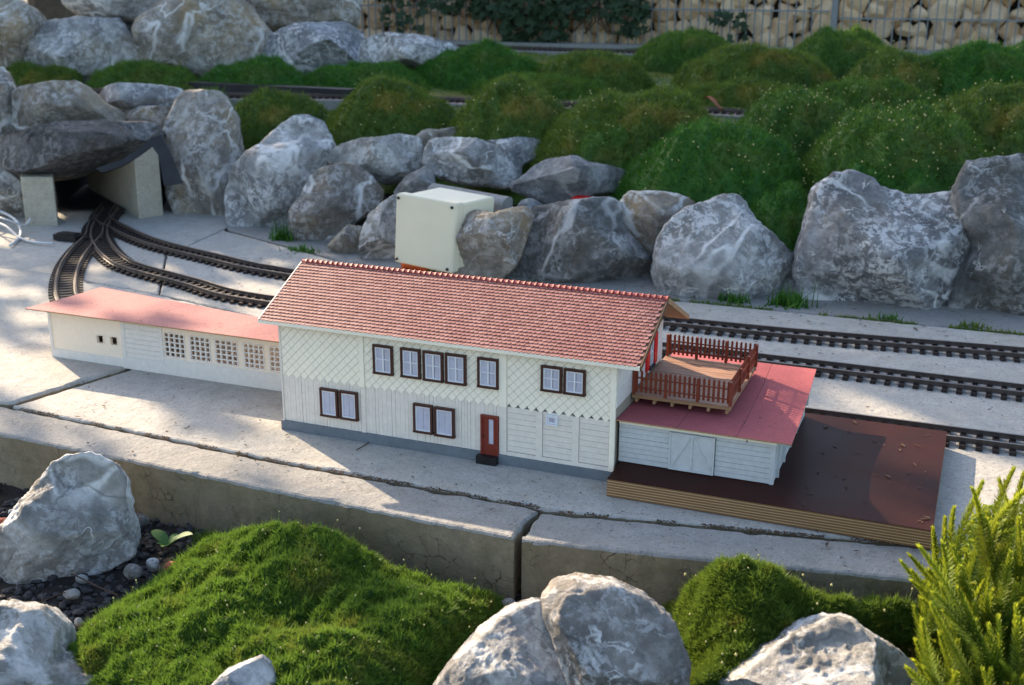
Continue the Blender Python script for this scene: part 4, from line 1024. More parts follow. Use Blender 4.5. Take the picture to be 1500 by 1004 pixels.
# ------------------------------------------------------------------ tracks
def smoothline(pts, step=.01):
    P = [np.array(p, float) for p in pts]; P = [2*P[0]-P[1]]+P+[2*P[-1]-P[-2]]; out = []
    for i in range(1, len(P)-2):
        for t in np.linspace(0, 1, 12, endpoint=False):
            a, b, c, d = P[i-1:i+3]
            out.append(.5*((2*b)+(-a+c)*t+(2*a-5*b+4*c-d)*t*t+(-a+3*b-3*c+d)*t**3))
    out.append(P[-2]); out = np.array(out)
    s = np.r_[0, np.cumsum(np.linalg.norm(np.diff(out, axis=0), axis=1))]
    n = max(2, int(s[-1]/step)); q = np.linspace(0, s[-1], n+1)
    return np.stack([np.interp(q, s, out[:, k]) for k in range(2)], 1), q
SLM = None
def track(label, pts, z0=.0005, cat='model track', skip=None, gauge=.0325, sl=.058, joints=True):
    line, q = smoothline(pts)
    t = thing('railway_track', (float(line[0][0]), float(line[0][1]), z0), label, cat, 'model railway tracks')
    tg = np.gradient(line, axis=0); tg /= np.linalg.norm(tg, axis=1)[:, None]; nn = np.stack([-tg[:, 1], tg[:, 0]], 1)
    for s in (-1, 1):
        V = []; Fc = []; mi = []
        prof = [(-.0036, 0), (.0036, 0), (.0034, .0011), (.0007, .0019), (.0007, .0058), (.0015, .0066), (.0015, .0084), (-.0015, .0084), (-.0015, .0066), (-.0007, .0058), (-.0007, .0019), (-.0034, .0011)]
        for p, n_ in zip(line, nn):
            for o_, z in prof: V.append((p[0]+n_[0]*(s*gauge/2+o_), p[1]+n_[1]*(s*gauge/2+o_), z0+.0042+z*.74))
        k = len(prof)
        for i in range(len(line)-1):
            for j in range(k):
                Fc.append((i*k+j, i*k+(j+1) % k, (i+1)*k+(j+1) % k, (i+1)*k+j)); mi.append(1 if j == 6 else 0)
        Fc += [tuple(range(k)), tuple(range((len(line)-1)*k, len(line)*k))[::-1]]; mi += [0, 0]
        mesh('rail', V, Fc, ['rail', 'railtop'], t, mi=mi)
    global SLM
    if SLM is None:
        b = MB(); w_, l_, h_ = .0080/2, sl/2, .0042
        V = [(-w_, -l_, 0), (w_, -l_, 0), (w_, l_, 0), (-w_, l_, 0), (-w_*.85, -l_*.985, h_), (w_*.85, -l_*.985, h_), (w_*.85, l_*.985, h_), (-w_*.85, l_*.985, h_)]
        b.add(V, [(0, 3, 2, 1), (4, 5, 6, 7), (0, 1, 5, 4), (1, 2, 6, 5), (2, 3, 7, 6), (3, 0, 4, 7)])
        for s in (-1, 1):
            for e_ in (-1, 1):
                y = s*gauge/2+e_*.0046; b.box(-.0030, .0030, y-.0013, y+.0013, h_, h_+.0020)
        me = bpy.data.meshes.new('sleeper'); me.from_pydata(b.V, [], b.F); me.materials.append(MT['sleeper']); SLM = me
    n = int(q[-1]/.0185)
    st_ = MB(); cnt = 0
    for i in range(n):
        s_ = (i+.5)*.0185; x = np.interp(s_, q, line[:, 0]); y = np.interp(s_, q, line[:, 1])
        k = min(len(tg)-1, int(s_/q[-1]*len(tg))); a = math.atan2(tg[k][1], tg[k][0])
        if skip and skip(x, y): continue
        o = bpy.data.objects.new('sleeper', SLM); COL.objects.link(o); o.parent = t
        o.location = (x-line[0][0], y-line[0][1], 0); o.rotation_euler = (0, 0, a)
    return t
hid = lambda x, y: False
track('nearest straight track running behind the dark platform board', [(.10, .2690), (.45, .2690), (.85, .2710), (1.25, .2730)], skip=None)
G2 = lambda *q: [tuple(at(x, y, z=.003)[:2]) for x, y in q]
track('middle track running from the tunnel junction past the hall and behind the station', [(-1.10, 1.02)]+G2((146, 338), (150, 360), (170, 382), (199, 395.5), (279, 417), (358, 438))+[(-.10, .470), (.2, .468), (.6, .470), (1.25, .466)], z0=.0006)
track('rearmost track on the slabs, curving out of the tunnel and running along the boulders', [(-1.13, 1.05)]+G2((150, 322), (171, 335), (199, 348.5), (239, 362.5), (319, 382), (398, 399))+[(-.10, .618), (.40, .609), (.83, .643), (1.25, .678)], z0=.0004)
track('sharply curved left track swinging from the tunnel round behind the low hall', [(-1.08, 1.00)]+G2((143, 330), (137, 348), (119, 367), (105, 387), (97, 411), (98, 436), (112, 455))+[(-.50, .27), (-.36, .255)], z0=.0002)
track('half hidden track in a red-brown bed between the two rows of moss cushions', [(-2.0, ty(-2.0)), (-1.5, ty(-1.5)), (-1.15, ty(-1.15)), (-.8, ty(-.8)), (-.2, ty(-.2)), (.7, ty(.7))], z0=.1965)
track('farthest track along the foot of the wire fence', [(-1.6, 2.78), (.1, 2.80), (.5, 2.80)], z0=.262)
def strip(y0, y1, z0, z1):
    b = MB(); xs = np.linspace(-2.2, .75, 40); V = []; Fc = []
    for x in xs: V += [(x, ty(x)+y0, z0), (x, ty(x)+y1, z0), (x, ty(x)+y1, z1), (x, ty(x)+y0, z1)]
    for k in range(39):
        for q in range(4): Fc.append((4*k+q, 4*k+(q+1) % 4, 4*k+4+(q+1) % 4, 4*k+4+q))
    return b.add(V, Fc+[(0, 3, 2, 1), (156, 157, 158, 159)])
MT['redbed'] = m_concrete('pinkish_grit', (.40, .27, .24))
tag(strip(-.047, .050, .150, .1960).build('track_bed', 'redbed', origin=(0, 1.77, .15)), 'pinkish grit bed carrying the half hidden track through the moss', 'track bed')
tag(strip(-.058, -.0475, .150, .1975).build('edging_strip', 'kerb', origin=(0, 1.71, .15)), 'thin pale concrete edge in front of the half hidden moss track', 'edging strip')
b = MB(); b.box(-1.6, .55, 2.745, 2.855, .20, .2615); tag(b.build('track_bed', 'kerb', origin=(0, 2.8, .2)), 'grey bed under the farthest track below the wire fence', 'track bed')
# point lever box and details
pm = thing('point_motor', (-.975, .73, 0), 'black point motor box with a cable left of the curved track', 'point motor')
b = MB(); b.box(-1.002, -.945, .722, .750, .001, .013); b.box(-.995, -.952, .726, .746, .013, .016); b.build('housing', 'black', pm)
b = MB(); b.bar((-.945, .736, .006), (-.90, .745, .006), .005, .004); b.build('actuator', 'black', pm)
# white cables
def cable(label, px, r=.0022, zz=None, mat='cable'):
    pts = [at(x, y, z=z_) for x, y, z_ in px]
    P3 = []
    P = [2*pts[0]-pts[1]]+pts+[2*pts[-1]-pts[-2]]
    for i in range(1, len(P)-2):
        for t in np.linspace(0, 1, 8, endpoint=False):
            a, b_, c, d = P[i-1:i+3]; P3.append(.5*((2*b_)+(-a+c)*t+(2*a-5*b_+4*c-d)*t*t+(-a+3*b_-3*c+d)*t**3))
    P3.append(P[-2])
    return tag(MB().tube(P3, r, 8).build('cable', mat, smooth=True), label, 'cable', 'loose wires at the tunnel mouth')
cable('pale cable looping on the ground beside the left tunnel pillar, upper one', [(-30, 300, .05), (5, 312, .03), (25, 325, .02), (30, 345, .004), (15, 360, .004)], .003)
cable('pale cable running from the left edge to the black point motor box', [(-30, 322, .02), (5, 330, .02), (28, 348, .004), (50, 355, .004), (78, 357, .005)], .0025)
cable('short pale cable end curling up near the left photo edge', [(-25, 312, .03), (10, 322, .04), (35, 330, .02), (45, 320, .03)], .002)

# ------------------------------------------------------------------ tunnel
tu = thing('tunnel_portal', (-1.05, .95, 0), 'dark stone tunnel portal with concrete block pillars where the tracks converge', 'tunnel')
# left pillar
a0 = at(38, 330, z=0); a1 = at(85, 330, z=0)
def block(name, pl4, z0, z1, mat, parent, tops=None):
    b = MB(); n = len(pl4); V = [(x, y, z0) for x, y in pl4]+[(x, y, (tops[i] if tops else z1)) for i, (x, y) in enumerate(pl4)]
    b.add(V, [tuple(range(n))[::-1], tuple(range(n, 2*n))]+[(i, (i+1) % n, n+(i+1) % n, n+i) for i in range(n)])
    o = b.build(name, mat, parent)
    m_ = o.modifiers.new('bevel', 'BEVEL'); m_.width = .003; m_.segments = 2
    return o
dirb = np.array([-.66, .75]); dirb /= np.linalg.norm(dirb)
A = np.array(a0[:2]); B = np.array(a1[:2])
block('pillar', [tuple(A), tuple(B), tuple(B+dirb*.10), tuple(A+dirb*.10)], -.005, .105, 'post_stone', tu)
p0 = np.array(at(204, 320, z=0)[:2]); p1 = np.array(at(240, 315, z=0)[:2]); dirc = np.array([-.82, .57]); dirc /= np.linalg.norm(dirc)
block('pillar', [tuple(p0), tuple(p1), tuple(p1+dirc*.42), tuple(p0+dirc*.42)], -.005, .15, 'post_stone', tu, tops=[.130, .165, .16, .12])
rock('lintel', '', [(4, 212), (8, 196), (60, 190), (130, 185), (200, 178), (222, 180), (233, 190), (222, 203), (190, 219), (140, 236), (85, 256), (36, 262), (14, 245)], dep(62, 327, 0, .02), .13, 'rock_l', seed=61, facets=2, amp=.02, e=.32, parent=tu)
b = MB()  # black walls, roof and floor added to darken the tunnel mouth
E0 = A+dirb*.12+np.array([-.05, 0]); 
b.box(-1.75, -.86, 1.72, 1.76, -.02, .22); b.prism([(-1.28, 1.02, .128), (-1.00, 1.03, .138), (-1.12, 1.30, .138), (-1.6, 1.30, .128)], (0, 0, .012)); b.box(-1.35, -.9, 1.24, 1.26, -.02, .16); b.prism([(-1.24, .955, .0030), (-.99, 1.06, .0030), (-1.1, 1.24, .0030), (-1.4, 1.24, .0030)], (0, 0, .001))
b.build('tunnel_dark', 'rubber', tu)
b = MB(); b.prism([(-1.23, 1.0, -.01), (-1.25, 1.0, .16), (-1.62, 1.7, .16), (-1.62, 1.7, -.01)], (-.03, 0, 0)); b.build('tunnel_dark', 'rubber', tu)  # black side wall, dark in place of the shade inside
# pond liner sheet
dl = dep(200, 318, 0, -.16)
lp = [(140, 247), (178, 234), (205, 216), (222, 203), (236, 197), (250, 225), (267, 268), (240, 272), (232, 228), (222, 214), (205, 227), (178, 244), (150, 253)]
P = [at(x, y, D=dl) for x, y in lp]; n = len(P); V = P+[p+FW*.008 for p in P]
Fc = [tuple(range(n)), tuple(range(n, 2*n))[::-1]]+[(i, n+i, n+(i+1) % n, (i+1) % n) for i in range(n)]
o = mesh('pond_liner', V, Fc, 'rubber'); tag(o, 'black rubber liner strip draped under the lintel and down the right pillar', 'liner')

# ------------------------------------------------------------------ junction box
bx = np.array(at(578, 383, z=.020)[:2]); d0 = dep(620, 400, .01, -.01)
jb = thing('junction_box', tuple(at(620, 398, D=d0)), 'ivory plastic junction box with screwed lid standing among the boulders', 'junction box')
def quadbox(c, depth, z_off, m, name, parent, w0=0, w1=0, bev=.004):
    """front face given by four photo points at distance d0; depth away from the viewer"""
    dirn = np.array([.36, .93, .02]); dirn /= np.linalg.norm(dirn)
    P = [np.array(p) for p in c]; V = [p+dirn*z_off for p in P]+[p+dirn*(z_off+depth) for p in P]
    o = mesh(name, V, [(0, 1, 2, 3), (7, 6, 5, 4), (0, 4, 5, 1), (1, 5, 6, 2), (2, 6, 7, 3), (3, 7, 4, 0)], m, parent)
    mm = o.modifiers.new('bevel', 'BEVEL'); mm.width = bev; mm.segments = 3
    return o
fc = [at(580, 283, D=d0), at(577, 384, D=d0-.002), at(661, 402, D=d0-.03), at(669, 299, D=d0-.028)]
cc = sum(fc)/4
lid = quadbox(fc, .020, 0, 'box', 'lid', jb)
fc2 = [cc+(p-cc)*.94 for p in fc]
quadbox(fc2, .085, .0202, 'box', 'housing', jb)
V0, F0 = ICO[3]
for k, (i, p) in enumerate(zip(range(4), fc)):
    q = cc+(p-cc)*.88; b = MB(); b.add(V0*.0028+q+np.array([-.001, -.002, 0]), F0); b.build('screw', 'black', lid)
# concrete edging bar behind the box
e0 = at(634, 272, D=d0+.15); e1 = at(744, 292, D=d0+.085)
b = MB(); dr_ = e1-e0; dr_ /= np.linalg.norm(dr_); sd2 = np.cross(dr_, [0, 0, 1]); sd2 /= np.linalg.norm(sd2); upv = np.cross(sd2, dr_)
V = []; k = 14; hw = .022
pp = [(-hw, -.055)]+[(hw*math.cos(a), -.008+.012*math.sin(a)) for a in np.linspace(math.pi, 0, k)]+[(hw, -.055)]
for p in (e0, e1):
    for u, v in pp: V.append(p+sd2*u+upv*v)
n = len(pp); b.add(V, [tuple(range(n)), tuple(range(n, 2*n))[::-1]]+[(i, n+i, n+(i+1) % n, (i+1) % n) for i in range(n)])
o = b.build('edging_stone', 'kerb'); tag(o, 'round-topped concrete edging bar lying behind the ivory junction box', 'edging stone')
# orange conduit
pts = [at(588+i*5.5, 388-3.5*math.sin(i/7*math.pi)+i*1.5, D=dep(600, 392, 0, -.015)) for i in range(8)]
tag(MB().tube(pts, .0075, 12).build('conduit', 'orange', smooth=True), 'orange corrugated conduit bending out under the ivory junction box', 'conduit')
o = mesh('plastic_scrap', *(lambda v: (v[0]*[.022, .02, .010]+at(853, 293, D=dep(840, 395, 0, .13)), v[1]))(ICO[3]), 'redpaint', smooth=True); tag(o, 'scrap of red plastic under the wide flat pale slab', 'plastic scrap')
# rust leaf by the moss track
p = at(1042, 157, Y=1.72); b = MB(); V = []
for i in range(7):
    u = i/6; wd = .018*math.sin(math.pi*min(1, u*1.02+.02)); c_ = p+np.array([-.02+.05*u, 0, .018-.02*u+.008*math.sin(u*5)])
    V += [c_+np.array([0, -wd, .004]), c_, c_+np.array([0, wd, .004])]
b.add(V, [(3*i+j, 3*i+j+1, 3*i+j+4, 3*i+j+3) for i in range(6) for j in range(2)])
o = b.build('fallen_leaf', 'dry_leaf', smooth=True); tag(o, 'curled rust coloured leaf at the edge of the moss track', 'leaf')

# ------------------------------------------------------------------ gabion wall and fence
def fy(x): return 2.98+(x+1.6)*.10
fn = thing('wire_fence', (0, fy(0), .26), 'galvanised double-rod wire mesh fence holding back ochre stones', 'fence')
def bars(x0, x1, zb, zh, name='mesh_panel'):
    b = MB(); x = x0
    while x < x1:
        b.bar((x, fy(x), zb), (x, fy(x), .80), .0042, .0042, (1, 0, 0)); x += .0275
    for zz in zh:
        for dy in (-.004, .004): b.bar((x0-.01, fy(x0-.01)+dy, zz), (x1+.01, fy(x1+.01)+dy, zz), .005, .005)
    b.build(name, 'wire', fn)
pb_ = at(1222, 30, Y=fy(.1)); xp = float(pb_[0])
zL = float(at(1100, 15, Y=fy(xp))[2]); zR = float(at(1350, 29, Y=fy(xp))[2])
bars(-1.75, xp-.03, .262, [zL, zL+.2, zL+.4]); bars(xp+.025, 1.7, .262, [zR, zR+.2, zR+.4])
b = MB(); b.bar((xp, fy(xp)-.012, .24), (xp, fy(xp)-.012, .82), .026, .020, (1, 0, 0)); b.build('post', 'wire', fn)
# stones
var = []
for s in range(8):
    V0, Fc0 = ICO[3]; rs = np.random.RandomState(s+60); V1 = V0*[1, .8, .82]
    for k in range(9):
        n_ = rs.normal(0, 1, 3); n_ /= np.linalg.norm(n_); dd_ = (V1@n_).max()*rs.uniform(.60, .86); V1 = V1-np.outer(np.maximum(0, V1@n_-dd_), n_)
    V1 = V1*(1+np.array([.05*fr(v, 2.5, 3) for v in V1]))[:, None]
    me = bpy.data.meshes.new('gabion_stone'); me.from_pydata(V1.tolist(), [], Fc0); me.materials.append(MT['gabion']); var.append(me)
rs = random.Random(4); z = .280; row = 0; cnt = 0
while z < .50:
    x = -1.75+rs.uniform(0, .07)
    while x < 1.75:
        sz = rs.uniform(.031, .058)
        o = bpy.data.objects.new('gabion_stone', rs.choice(var)); COL.objects.link(o)
        o.location = (x+sz, fy(x)+.084+rs.uniform(-.006, .012), z+rs.uniform(-.008, .008)); o.rotation_euler = [rs.uniform(0, 6.28) for _ in range(3)]
        o.scale = (sz*1.1, sz*1.1, sz*1.1)
        tag(o, 'rough ochre stone stacked behind the bars of the wire fence', 'stone', 'ochre stones behind the wire fence')
        x += sz*1.60; cnt += 1
    z += .054; row += 1
# dark slab standing in for the shaded stones further back
tag(mesh('gabion_core', *(lambda b: (b.V, b.F))(MB().prism([(-1.9, fy(-1.9)+.105, .2), (1.9, fy(1.9)+.105, .2), (1.9, fy(1.9)+.2, .2), (-1.9, fy(-1.9)+.2, .2)], (0, 0, .36))), 'bank'), 'dark brown backing slab in place of shaded stones behind the ochre ones', 'earth fill')
# coping strip at the foot
b = MB(); b.prism([(-1.5, fy(-1.5)-.10, .245), (1.8, fy(1.8)-.10, .245), (1.8, fy(1.8)-.015, .245), (-1.5, fy(-1.5)-.015, .245)], (0, 0, .028))
tag(b.build('edging_strip', 'kerb'), 'narrow grey concrete strip along the foot of the wire fence', 'edging strip')
# ivy
def leafcluster(n, fpos, size, seed, mat, name, parent=None, origin=None, lobed=True):
    rs = np.random.RandomState(seed); V = []; tt = []; rr = []
    for i in range(n):
        p, nn = fpos(rs)
        s = size*rs.uniform(.6, 1.3); nn = np.array(nn)+rs.normal(0, .45, 3); nn /= np.linalg.norm(nn)
        a = np.cross(nn, [0, 0, 1.]); a /= np.linalg.norm(a)+1e-9; b_ = np.cross(nn, a); t = rs.uniform(0, 6.28)
        u = a*math.cos(t)+b_*math.sin(t); v = np.cross(nn, u)
        pts = [(0, -.1), (.55, -.35), (.5, .1), (.62, .35), (.2, .45), (0, 1.), (-.2, .45), (-.62, .35), (-.5, .1), (-.55, -.35)] if lobed else [(0, -.6), (.35, -.1), (.3, .35), (0, .8), (-.3, .35), (-.35, -.1)]
        q = [p+u*x*s+v*y*s+nn*(.12*s*(abs(x))) for x, y in pts]; c = rs.uniform(0, 1)
        for k in range(len(q)):
            V += [p, q[k], q[(k+1) % len(q)]]; tt += [.3, .7, .7]; rr += [c]*3
    return tri_mesh(name, V, mat, parent, origin, tt, rr)
iv = thing('ivy', (-.9, 2.95, .27), 'dark ivy hanging over the wire fence left of centre', 'ivy')
regs = [((690, 950), (-40, 30), 520), ((735, 830), (15, 62), 170), ((560, 640), (-10, 45), 50), ((900, 945), (5, 50), 70), ((1040, 1100), (22, 60), 26), ((640, 700), (-10, 20), 60)]
for k, ((xa, xb), (ya, yb_), n) in enumerate(regs):
    def fpos(rs, xa=xa, xb=xb, ya=ya, yb_=yb_):
        x = rs.uniform(xa, xb); y = ya+(yb_-ya)*rs.uniform(0, 1)**1.5
        p = at(x, y, Y=2.96+.1*rs.uniform(0, 1)); xx = p[0]; p = at(x, y, Y=fy(xx)-.02-.05*rs.uniform(0, 1)); return p, (0, -1, .5)
    leafcluster(n, fpos, .028, 900+k, 'ivy', 'foliage', iv)
b = MB(); rs = random.Random(5)
for k in range(16):
    x = rs.uniform(690, 940); P = []
    for i in range(6): P.append(at(x+rs.uniform(-9, 9), -40+i*18, Y=fy(-.6)-.012))
    b.tube(P, .003, 5)
b.build('vine_stem', 'twig', iv)

# ------------------------------------------------------------------ small plants, gravel and pebbles
def rosette(loc, label, leaves, name='weed', cat='weed', group=None):
    t = thing(name, loc, label, cat, group)
    for (az, ln, wd, tilt) in leaves:
        V = []; n = 8; d = np.array([math.cos(az), math.sin(az), 0]); s = np.array([-d[1], d[0], 0])
        for i in range(n+1):
            u = i/n; wv = wd*(math.sin(math.pi*min(1, .04+u*.96))**.75); c = np.array(loc)+d*ln*u+np.array([0, 0, ln*(math.sin(tilt)*u*1.3-.5*u*u*math.sin(tilt)+.02)])
            V += [c-s*wv+[0, 0, wv*.35], c, c+s*wv+[0, 0, wv*.35]]
        Fc = [(3*i+j, 3*i+j+1, 3*i+j+4, 3*i+j+3) for i in range(n) for j in range(2)]
        o = mesh('leaf', V, Fc, 'leaf', t, smooth=True)
        for nm, f in (('tt', .9), ('rr', .8)):
            a_ = o.data.attributes.new(nm, 'FLOAT', 'POINT'); a_.data.foreach_set('value', np.full(len(V), f, np.float32))
    return t
wl = at(246, 800, z=-.064)
rosette(tuple(wl), 'small weed seedling with paired rounded leaves in dark soil under the kerb', [(.25, .030, .0080, .7), (2.9, .026, .0075, .55), (1.2, .014, .005, 1.), (-1.4, .013, .0045, .5), (4.0, .012, .004, .6)])
rs = np.random.RandomState(8)
def tuft(px, z, label, n, L, W, mat='moss_d', rad=.012, name='grass_tuft'):
    c = at(*px, z=z); P = c+np.c_[rs.normal(0, rad, n), rs.normal(0, rad*.6, n), np.zeros(n)]
    V, tt, rr = blades(P, np.tile([0, 0, 1.], (n, 1)), L, W, int(px[0]), .6, 1.1)
    o = tri_mesh(name, V.reshape(-1, 3), mat, None, c, tt.ravel(), rr.ravel()); tag(o, label, 'grass tuft', 'small tufts at the foot of the boulders')
tuft((415, 350), .0, 'green tuft at the foot of the gap between the pear-shaped and faceted boulders', 120, .04, .004)
tuft((442, 368), .0, 'low green tuft on the slab in front of the faceted boulder', 110, .014, .003, rad=.016)
tuft((1072, 441), .0, 'thin green tuft at the foot of the white-veined boulder', 90, .022, .003)
tuft((1155, 446), .0, 'upright green tuft at the joint between the white-veined and pitted boulders', 150, .032, .004, rad=.016)
tuft((1298, 466), .0, 'tiny green tuft under the middle of the big pitted boulder', 50, .012, .003)
tuft((1425, 478), .0, 'tiny yellow-green tuft under the dark boulder at the right edge', 60, .012, .003, 'moss_y')
tuft((318, 795), -.066, 'dark green moss tuft between kerb face and seedling', 900, .012, .001, 'moss_f', .014, 'moss_tuft')
# moss line in the rear slab joint
n = 5200; xs = rs.uniform(-.3, 1.3, n); ys = np.interp(xs, [-.38, .3, 1.4], [.795, .762, .783])+rs.normal(0, .004, n)
keep = np.array([fr((x, 0, 0), 9, 3) > -.12 for x in xs]); P = np.c_[xs, ys, np.full(n, -.003)][keep]
V, tt, rr = blades(P, np.tile([0, 0, 1.], (len(P), 1)), .008, .0022, 5, .3, 1.2)
o = tri_mesh('joint_moss', V.reshape(-1, 3), 'moss_y', None, (0.3, .77, 0), tt.ravel(), rr.ravel()); tag(o, 'dry brown moss growing in the slab joint behind the rearmost track', 'moss', kind='stuff')
# dirt crumbs in the joints of the front kerb
n = 2600; xs = rs.uniform(-.37, .9, n); ys = np.interp(xs, [-.375, .04, .36, .376, .52, .75, 1.35], [-.066, -.0905, -.0932, -.098, -.0728, -.033, .08])+rs.normal(0, .0022, n)
keep = np.array([fr((x, 3, 0), 14, 3) > -.1 for x in xs])
b = MB(); V0, F0 = ICO[2]
for x, y in zip(xs[keep], ys[keep]):
    s = rs.uniform(.0003, .0010); b.add(V0*[s*1.3, s, s*.6]+[x, y, -.0004], F0)
for _ in range(420):
    s = rs.uniform(.0004, .0011); x = rs.uniform(-.7, 1.0); y = rs.uniform(-.12, .75)
    if -.02 < x < .44 and 0 < y < .2: continue
    if .42 < x < .77 and -.05 < y < .26: continue
    b.add(V0*[s*1.6, s, s*.4]+[x, y, .0008], F0)
o = b.build('loose_dirt', 'twig', origin=(0, 0, 0)); tag(o, 'crumbs of brown dirt lying in the slab joints and on the concrete', 'dirt', kind='stuff')
# leaf and needle litter
b = MB(); r5 = random.Random(15)
def litter(x, y, z, k=1.):
    a = r5.uniform(0, 6.28); l = r5.uniform(.0022, .0060)*k; w_ = l*r5.uniform(.12, .4); d = np.array([math.cos(a), math.sin(a), 0]); s_ = np.array([-d[1], d[0], 0]); p = np.array([x, y, z+.0006])
    b.add([p-d*l, p-s_*w_+[0, 0, l*.15], p+d*l+[0, 0, l*.1], p+s_*w_+[0, 0, l*.15]], [(0, 1, 2, 3)])
for _ in range(34): litter(r5.uniform(.62, .75), r5.uniform(-.03, .23), TP)
for _ in range(30): litter(r5.uniform(-.45, -.02), r5.uniform(.10, .17), .0772, .6)
for _ in range(14): litter(r5.uniform(.55, .595), r5.uniform(.01, .20), .0750, .6)
for _ in range(240):
    x = r5.uniform(-.8, 1.1); y = r5.uniform(.25, .76); litter(x, y, .002)
for _ in range(150):
    x = r5.uniform(-.6, 1.0); y = r5.uniform(-.14, -.012)
    if x > .42 and y > -.05: continue
    litter(x, y-(0 if x < .4 else -.02), .001, .8)
for _ in range(260):
    x = r5.uniform(-.5, 1.2); y = r5.uniform(.70, .86)-(.0 if x > -.2 else 0); litter(x, y, .001)
o = b.build('leaf_litter', 'twig', origin=(0, 0, 0)); tag(o, 'tiny dry leaves and needles scattered over slabs, roofs and platform', 'litter', kind='stuff')
# gravel
b = MB(); cnt = 0
gp = [(0, 700), (60, 700), (200, 745), (330, 770), (330, 800), (250, 850), (180, 890), (110, 940), (60, 960), (-20, 940), (-60, 800)]
while cnt < 900:
    x = rs.uniform(-60, 780); y = rs.uniform(690, 960)
    if not (inside(x, y, gp) or (655 < x < 790 and 862 < y < 905)): continue
    p = at(x, y, z=-.068); s = rs.uniform(.0012, .0046)**1.0
    v = V0*[s*rs.uniform(.9, 1.6), s, s*rs.uniform(.5, .9)]; a = rs.uniform(0, 6.28); v = v@np.array([[math.cos(a), math.sin(a), 0], [-math.sin(a), math.cos(a), 0], [0, 0, 1]])
    v = v*(1+.25*rs.uniform(-1, 1, (len(V0), 1)))
    b.add(v+[p[0], p[1], soil_z(p[0], p[1])+s*.4], F0); cnt += 1
o = b.build('gravel', 'gravel', origin=(0, 0, -.07)); tag(o, 'dark grey grit scattered on the soil beside the left rock', 'gravel', kind='stuff')
def pebble(px, w_, h_, mat, label, seed, name='pebble'):
    c = at(*px, z=-.062); V0_, F0_ = ICO[3]; k = float((c-CAM)@FW)/F
    V = V0_*[w_*k/2, w_*k/2*.75, h_*k/2]; V = V*(1+np.array([.18*fr(v+seed*.1, 90, 2) for v in V]))[:, None]
    r2 = np.random.RandomState(seed)
    for q in range(5):
        n_ = r2.normal(0, 1, 3); n_ /= np.linalg.norm(n_); d_ = (V@n_).max()*.82; V = V-np.outer(np.maximum(0, V@n_-d_), n_)
    o = mesh(name, V+[c[0], c[1], -.068+h_*k*.35], F0_, mat, smooth=True); tag(o, label, 'pebble', 'loose pebbles in the planting bed')
pebble((203, 762), 34, 20, 'pebble', 'smooth oval grey-brown pebble against the kerb face', 1)
pebble((105, 868), 28, 16, 'rock_w', 'white angular pebble lying in dark grit below the left rock', 2)
pebble((224, 828), 24, 24, 'rock_w', 'pale cream pebble just left of the red shard', 3)
pebble((196, 838), 30, 24, 'pebble', 'brownish rounded pebble left of the pale cream one', 4)
pebble((255, 832), 32, 20, 'redstone', 'reddish brick shard at the edge of the moss mound', 5, 'brick_shard')
pebble((120, 845), 20, 14, 'rock', 'small grey pebble above the white angular one', 6)
pebble((88, 905), 24, 18, 'rock_d', 'dark grey pebble near the corner rock', 7)
pebble((115, 908), 16, 14, 'rock', 'small blue-grey pebble beside the dark one near the corner rock', 8)
pebble((20, 748), 18, 12, 'rock_w', 'small pale pebble on the soil left of the left rock', 9)
pebble((5, 765), 26, 18, 'redstone', 'rusty stone at the left photo edge', 10, 'brick_shard')
pebble((745, 885), 26, 20, 'rock_b', 'brown pebble below the crack in the kerb', 11)
pebble((710, 893), 18, 14, 'rock_b', 'small brown pebble at the moss edge below the kerb crack', 12)
b = MB(); b.tube([at(108, 842, z=-.06), at(140, 858, z=-.057), at(172, 872, z=-.06)], .0007, 5); tag(b.build('twig', 'twig'), 'thin brown twig lying across the grit beside the left rock', 'twig', 'loose twigs')
b = MB(); b.tube([at(60, 882, z=-.06), at(78, 874, z=-.058), at(95, 868, z=-.06)], .0006, 5); tag(b.build('twig', 'twig'), 'short twig close to the white angular pebble', 'twig', 'loose twigs')
b = MB(); b.tube([at(522, 659, z=.001), at(530, 655, z=.003), at(541, 648, z=.001)], .0007, 5); tag(b.build('twig', 'twig'), 'tiny straw on the slab in front of the station plinth', 'twig', 'loose twigs')

# ------------------------------------------------------------------ succulent on the right
su = thing('succulent_plant', tuple(at(1450, 1000, Y=-.30)), 'bushy yellow-green needle-leaved succulent filling the lower right corner', 'plant')
rs = np.random.RandomState(21)
tips = []
edge_ = [(1335, 850), (1330, 815), (1345, 800), (1368, 770), (1385, 755), (1400, 738), (1425, 715), (1440, 700), (1462, 695), (1485, 685), (1500, 690), (1520, 680)]
for x, y in edge_: tips.append((x+rs.uniform(-3, 3), y+rs.uniform(-4, 4)))
for x, y in ((1338, 885), (1350, 905), (1362, 880), (1342, 935), (1358, 945), (1375, 925), (1350, 975), (1370, 985), (1388, 960), (1385, 900), (1378, 855), (1395, 830), (1365, 835), (1412, 800), (1395, 1000), (1360, 1010)): tips.append((x, y))
for _ in range(900):
    x = rs.uniform(1322, 1560); y = rs.uniform(700, 1040)
    ylim = np.interp(x, [p[0] for p in edge_], [p[1] for p in edge_])
    if y > ylim+10 and x > 1345-(y-850)*.12: 
        if min([math.hypot(x-a, (y-b_)*.55) for a, b_ in tips]) > 12: tips.append((x, y))
tips = tips[:99]
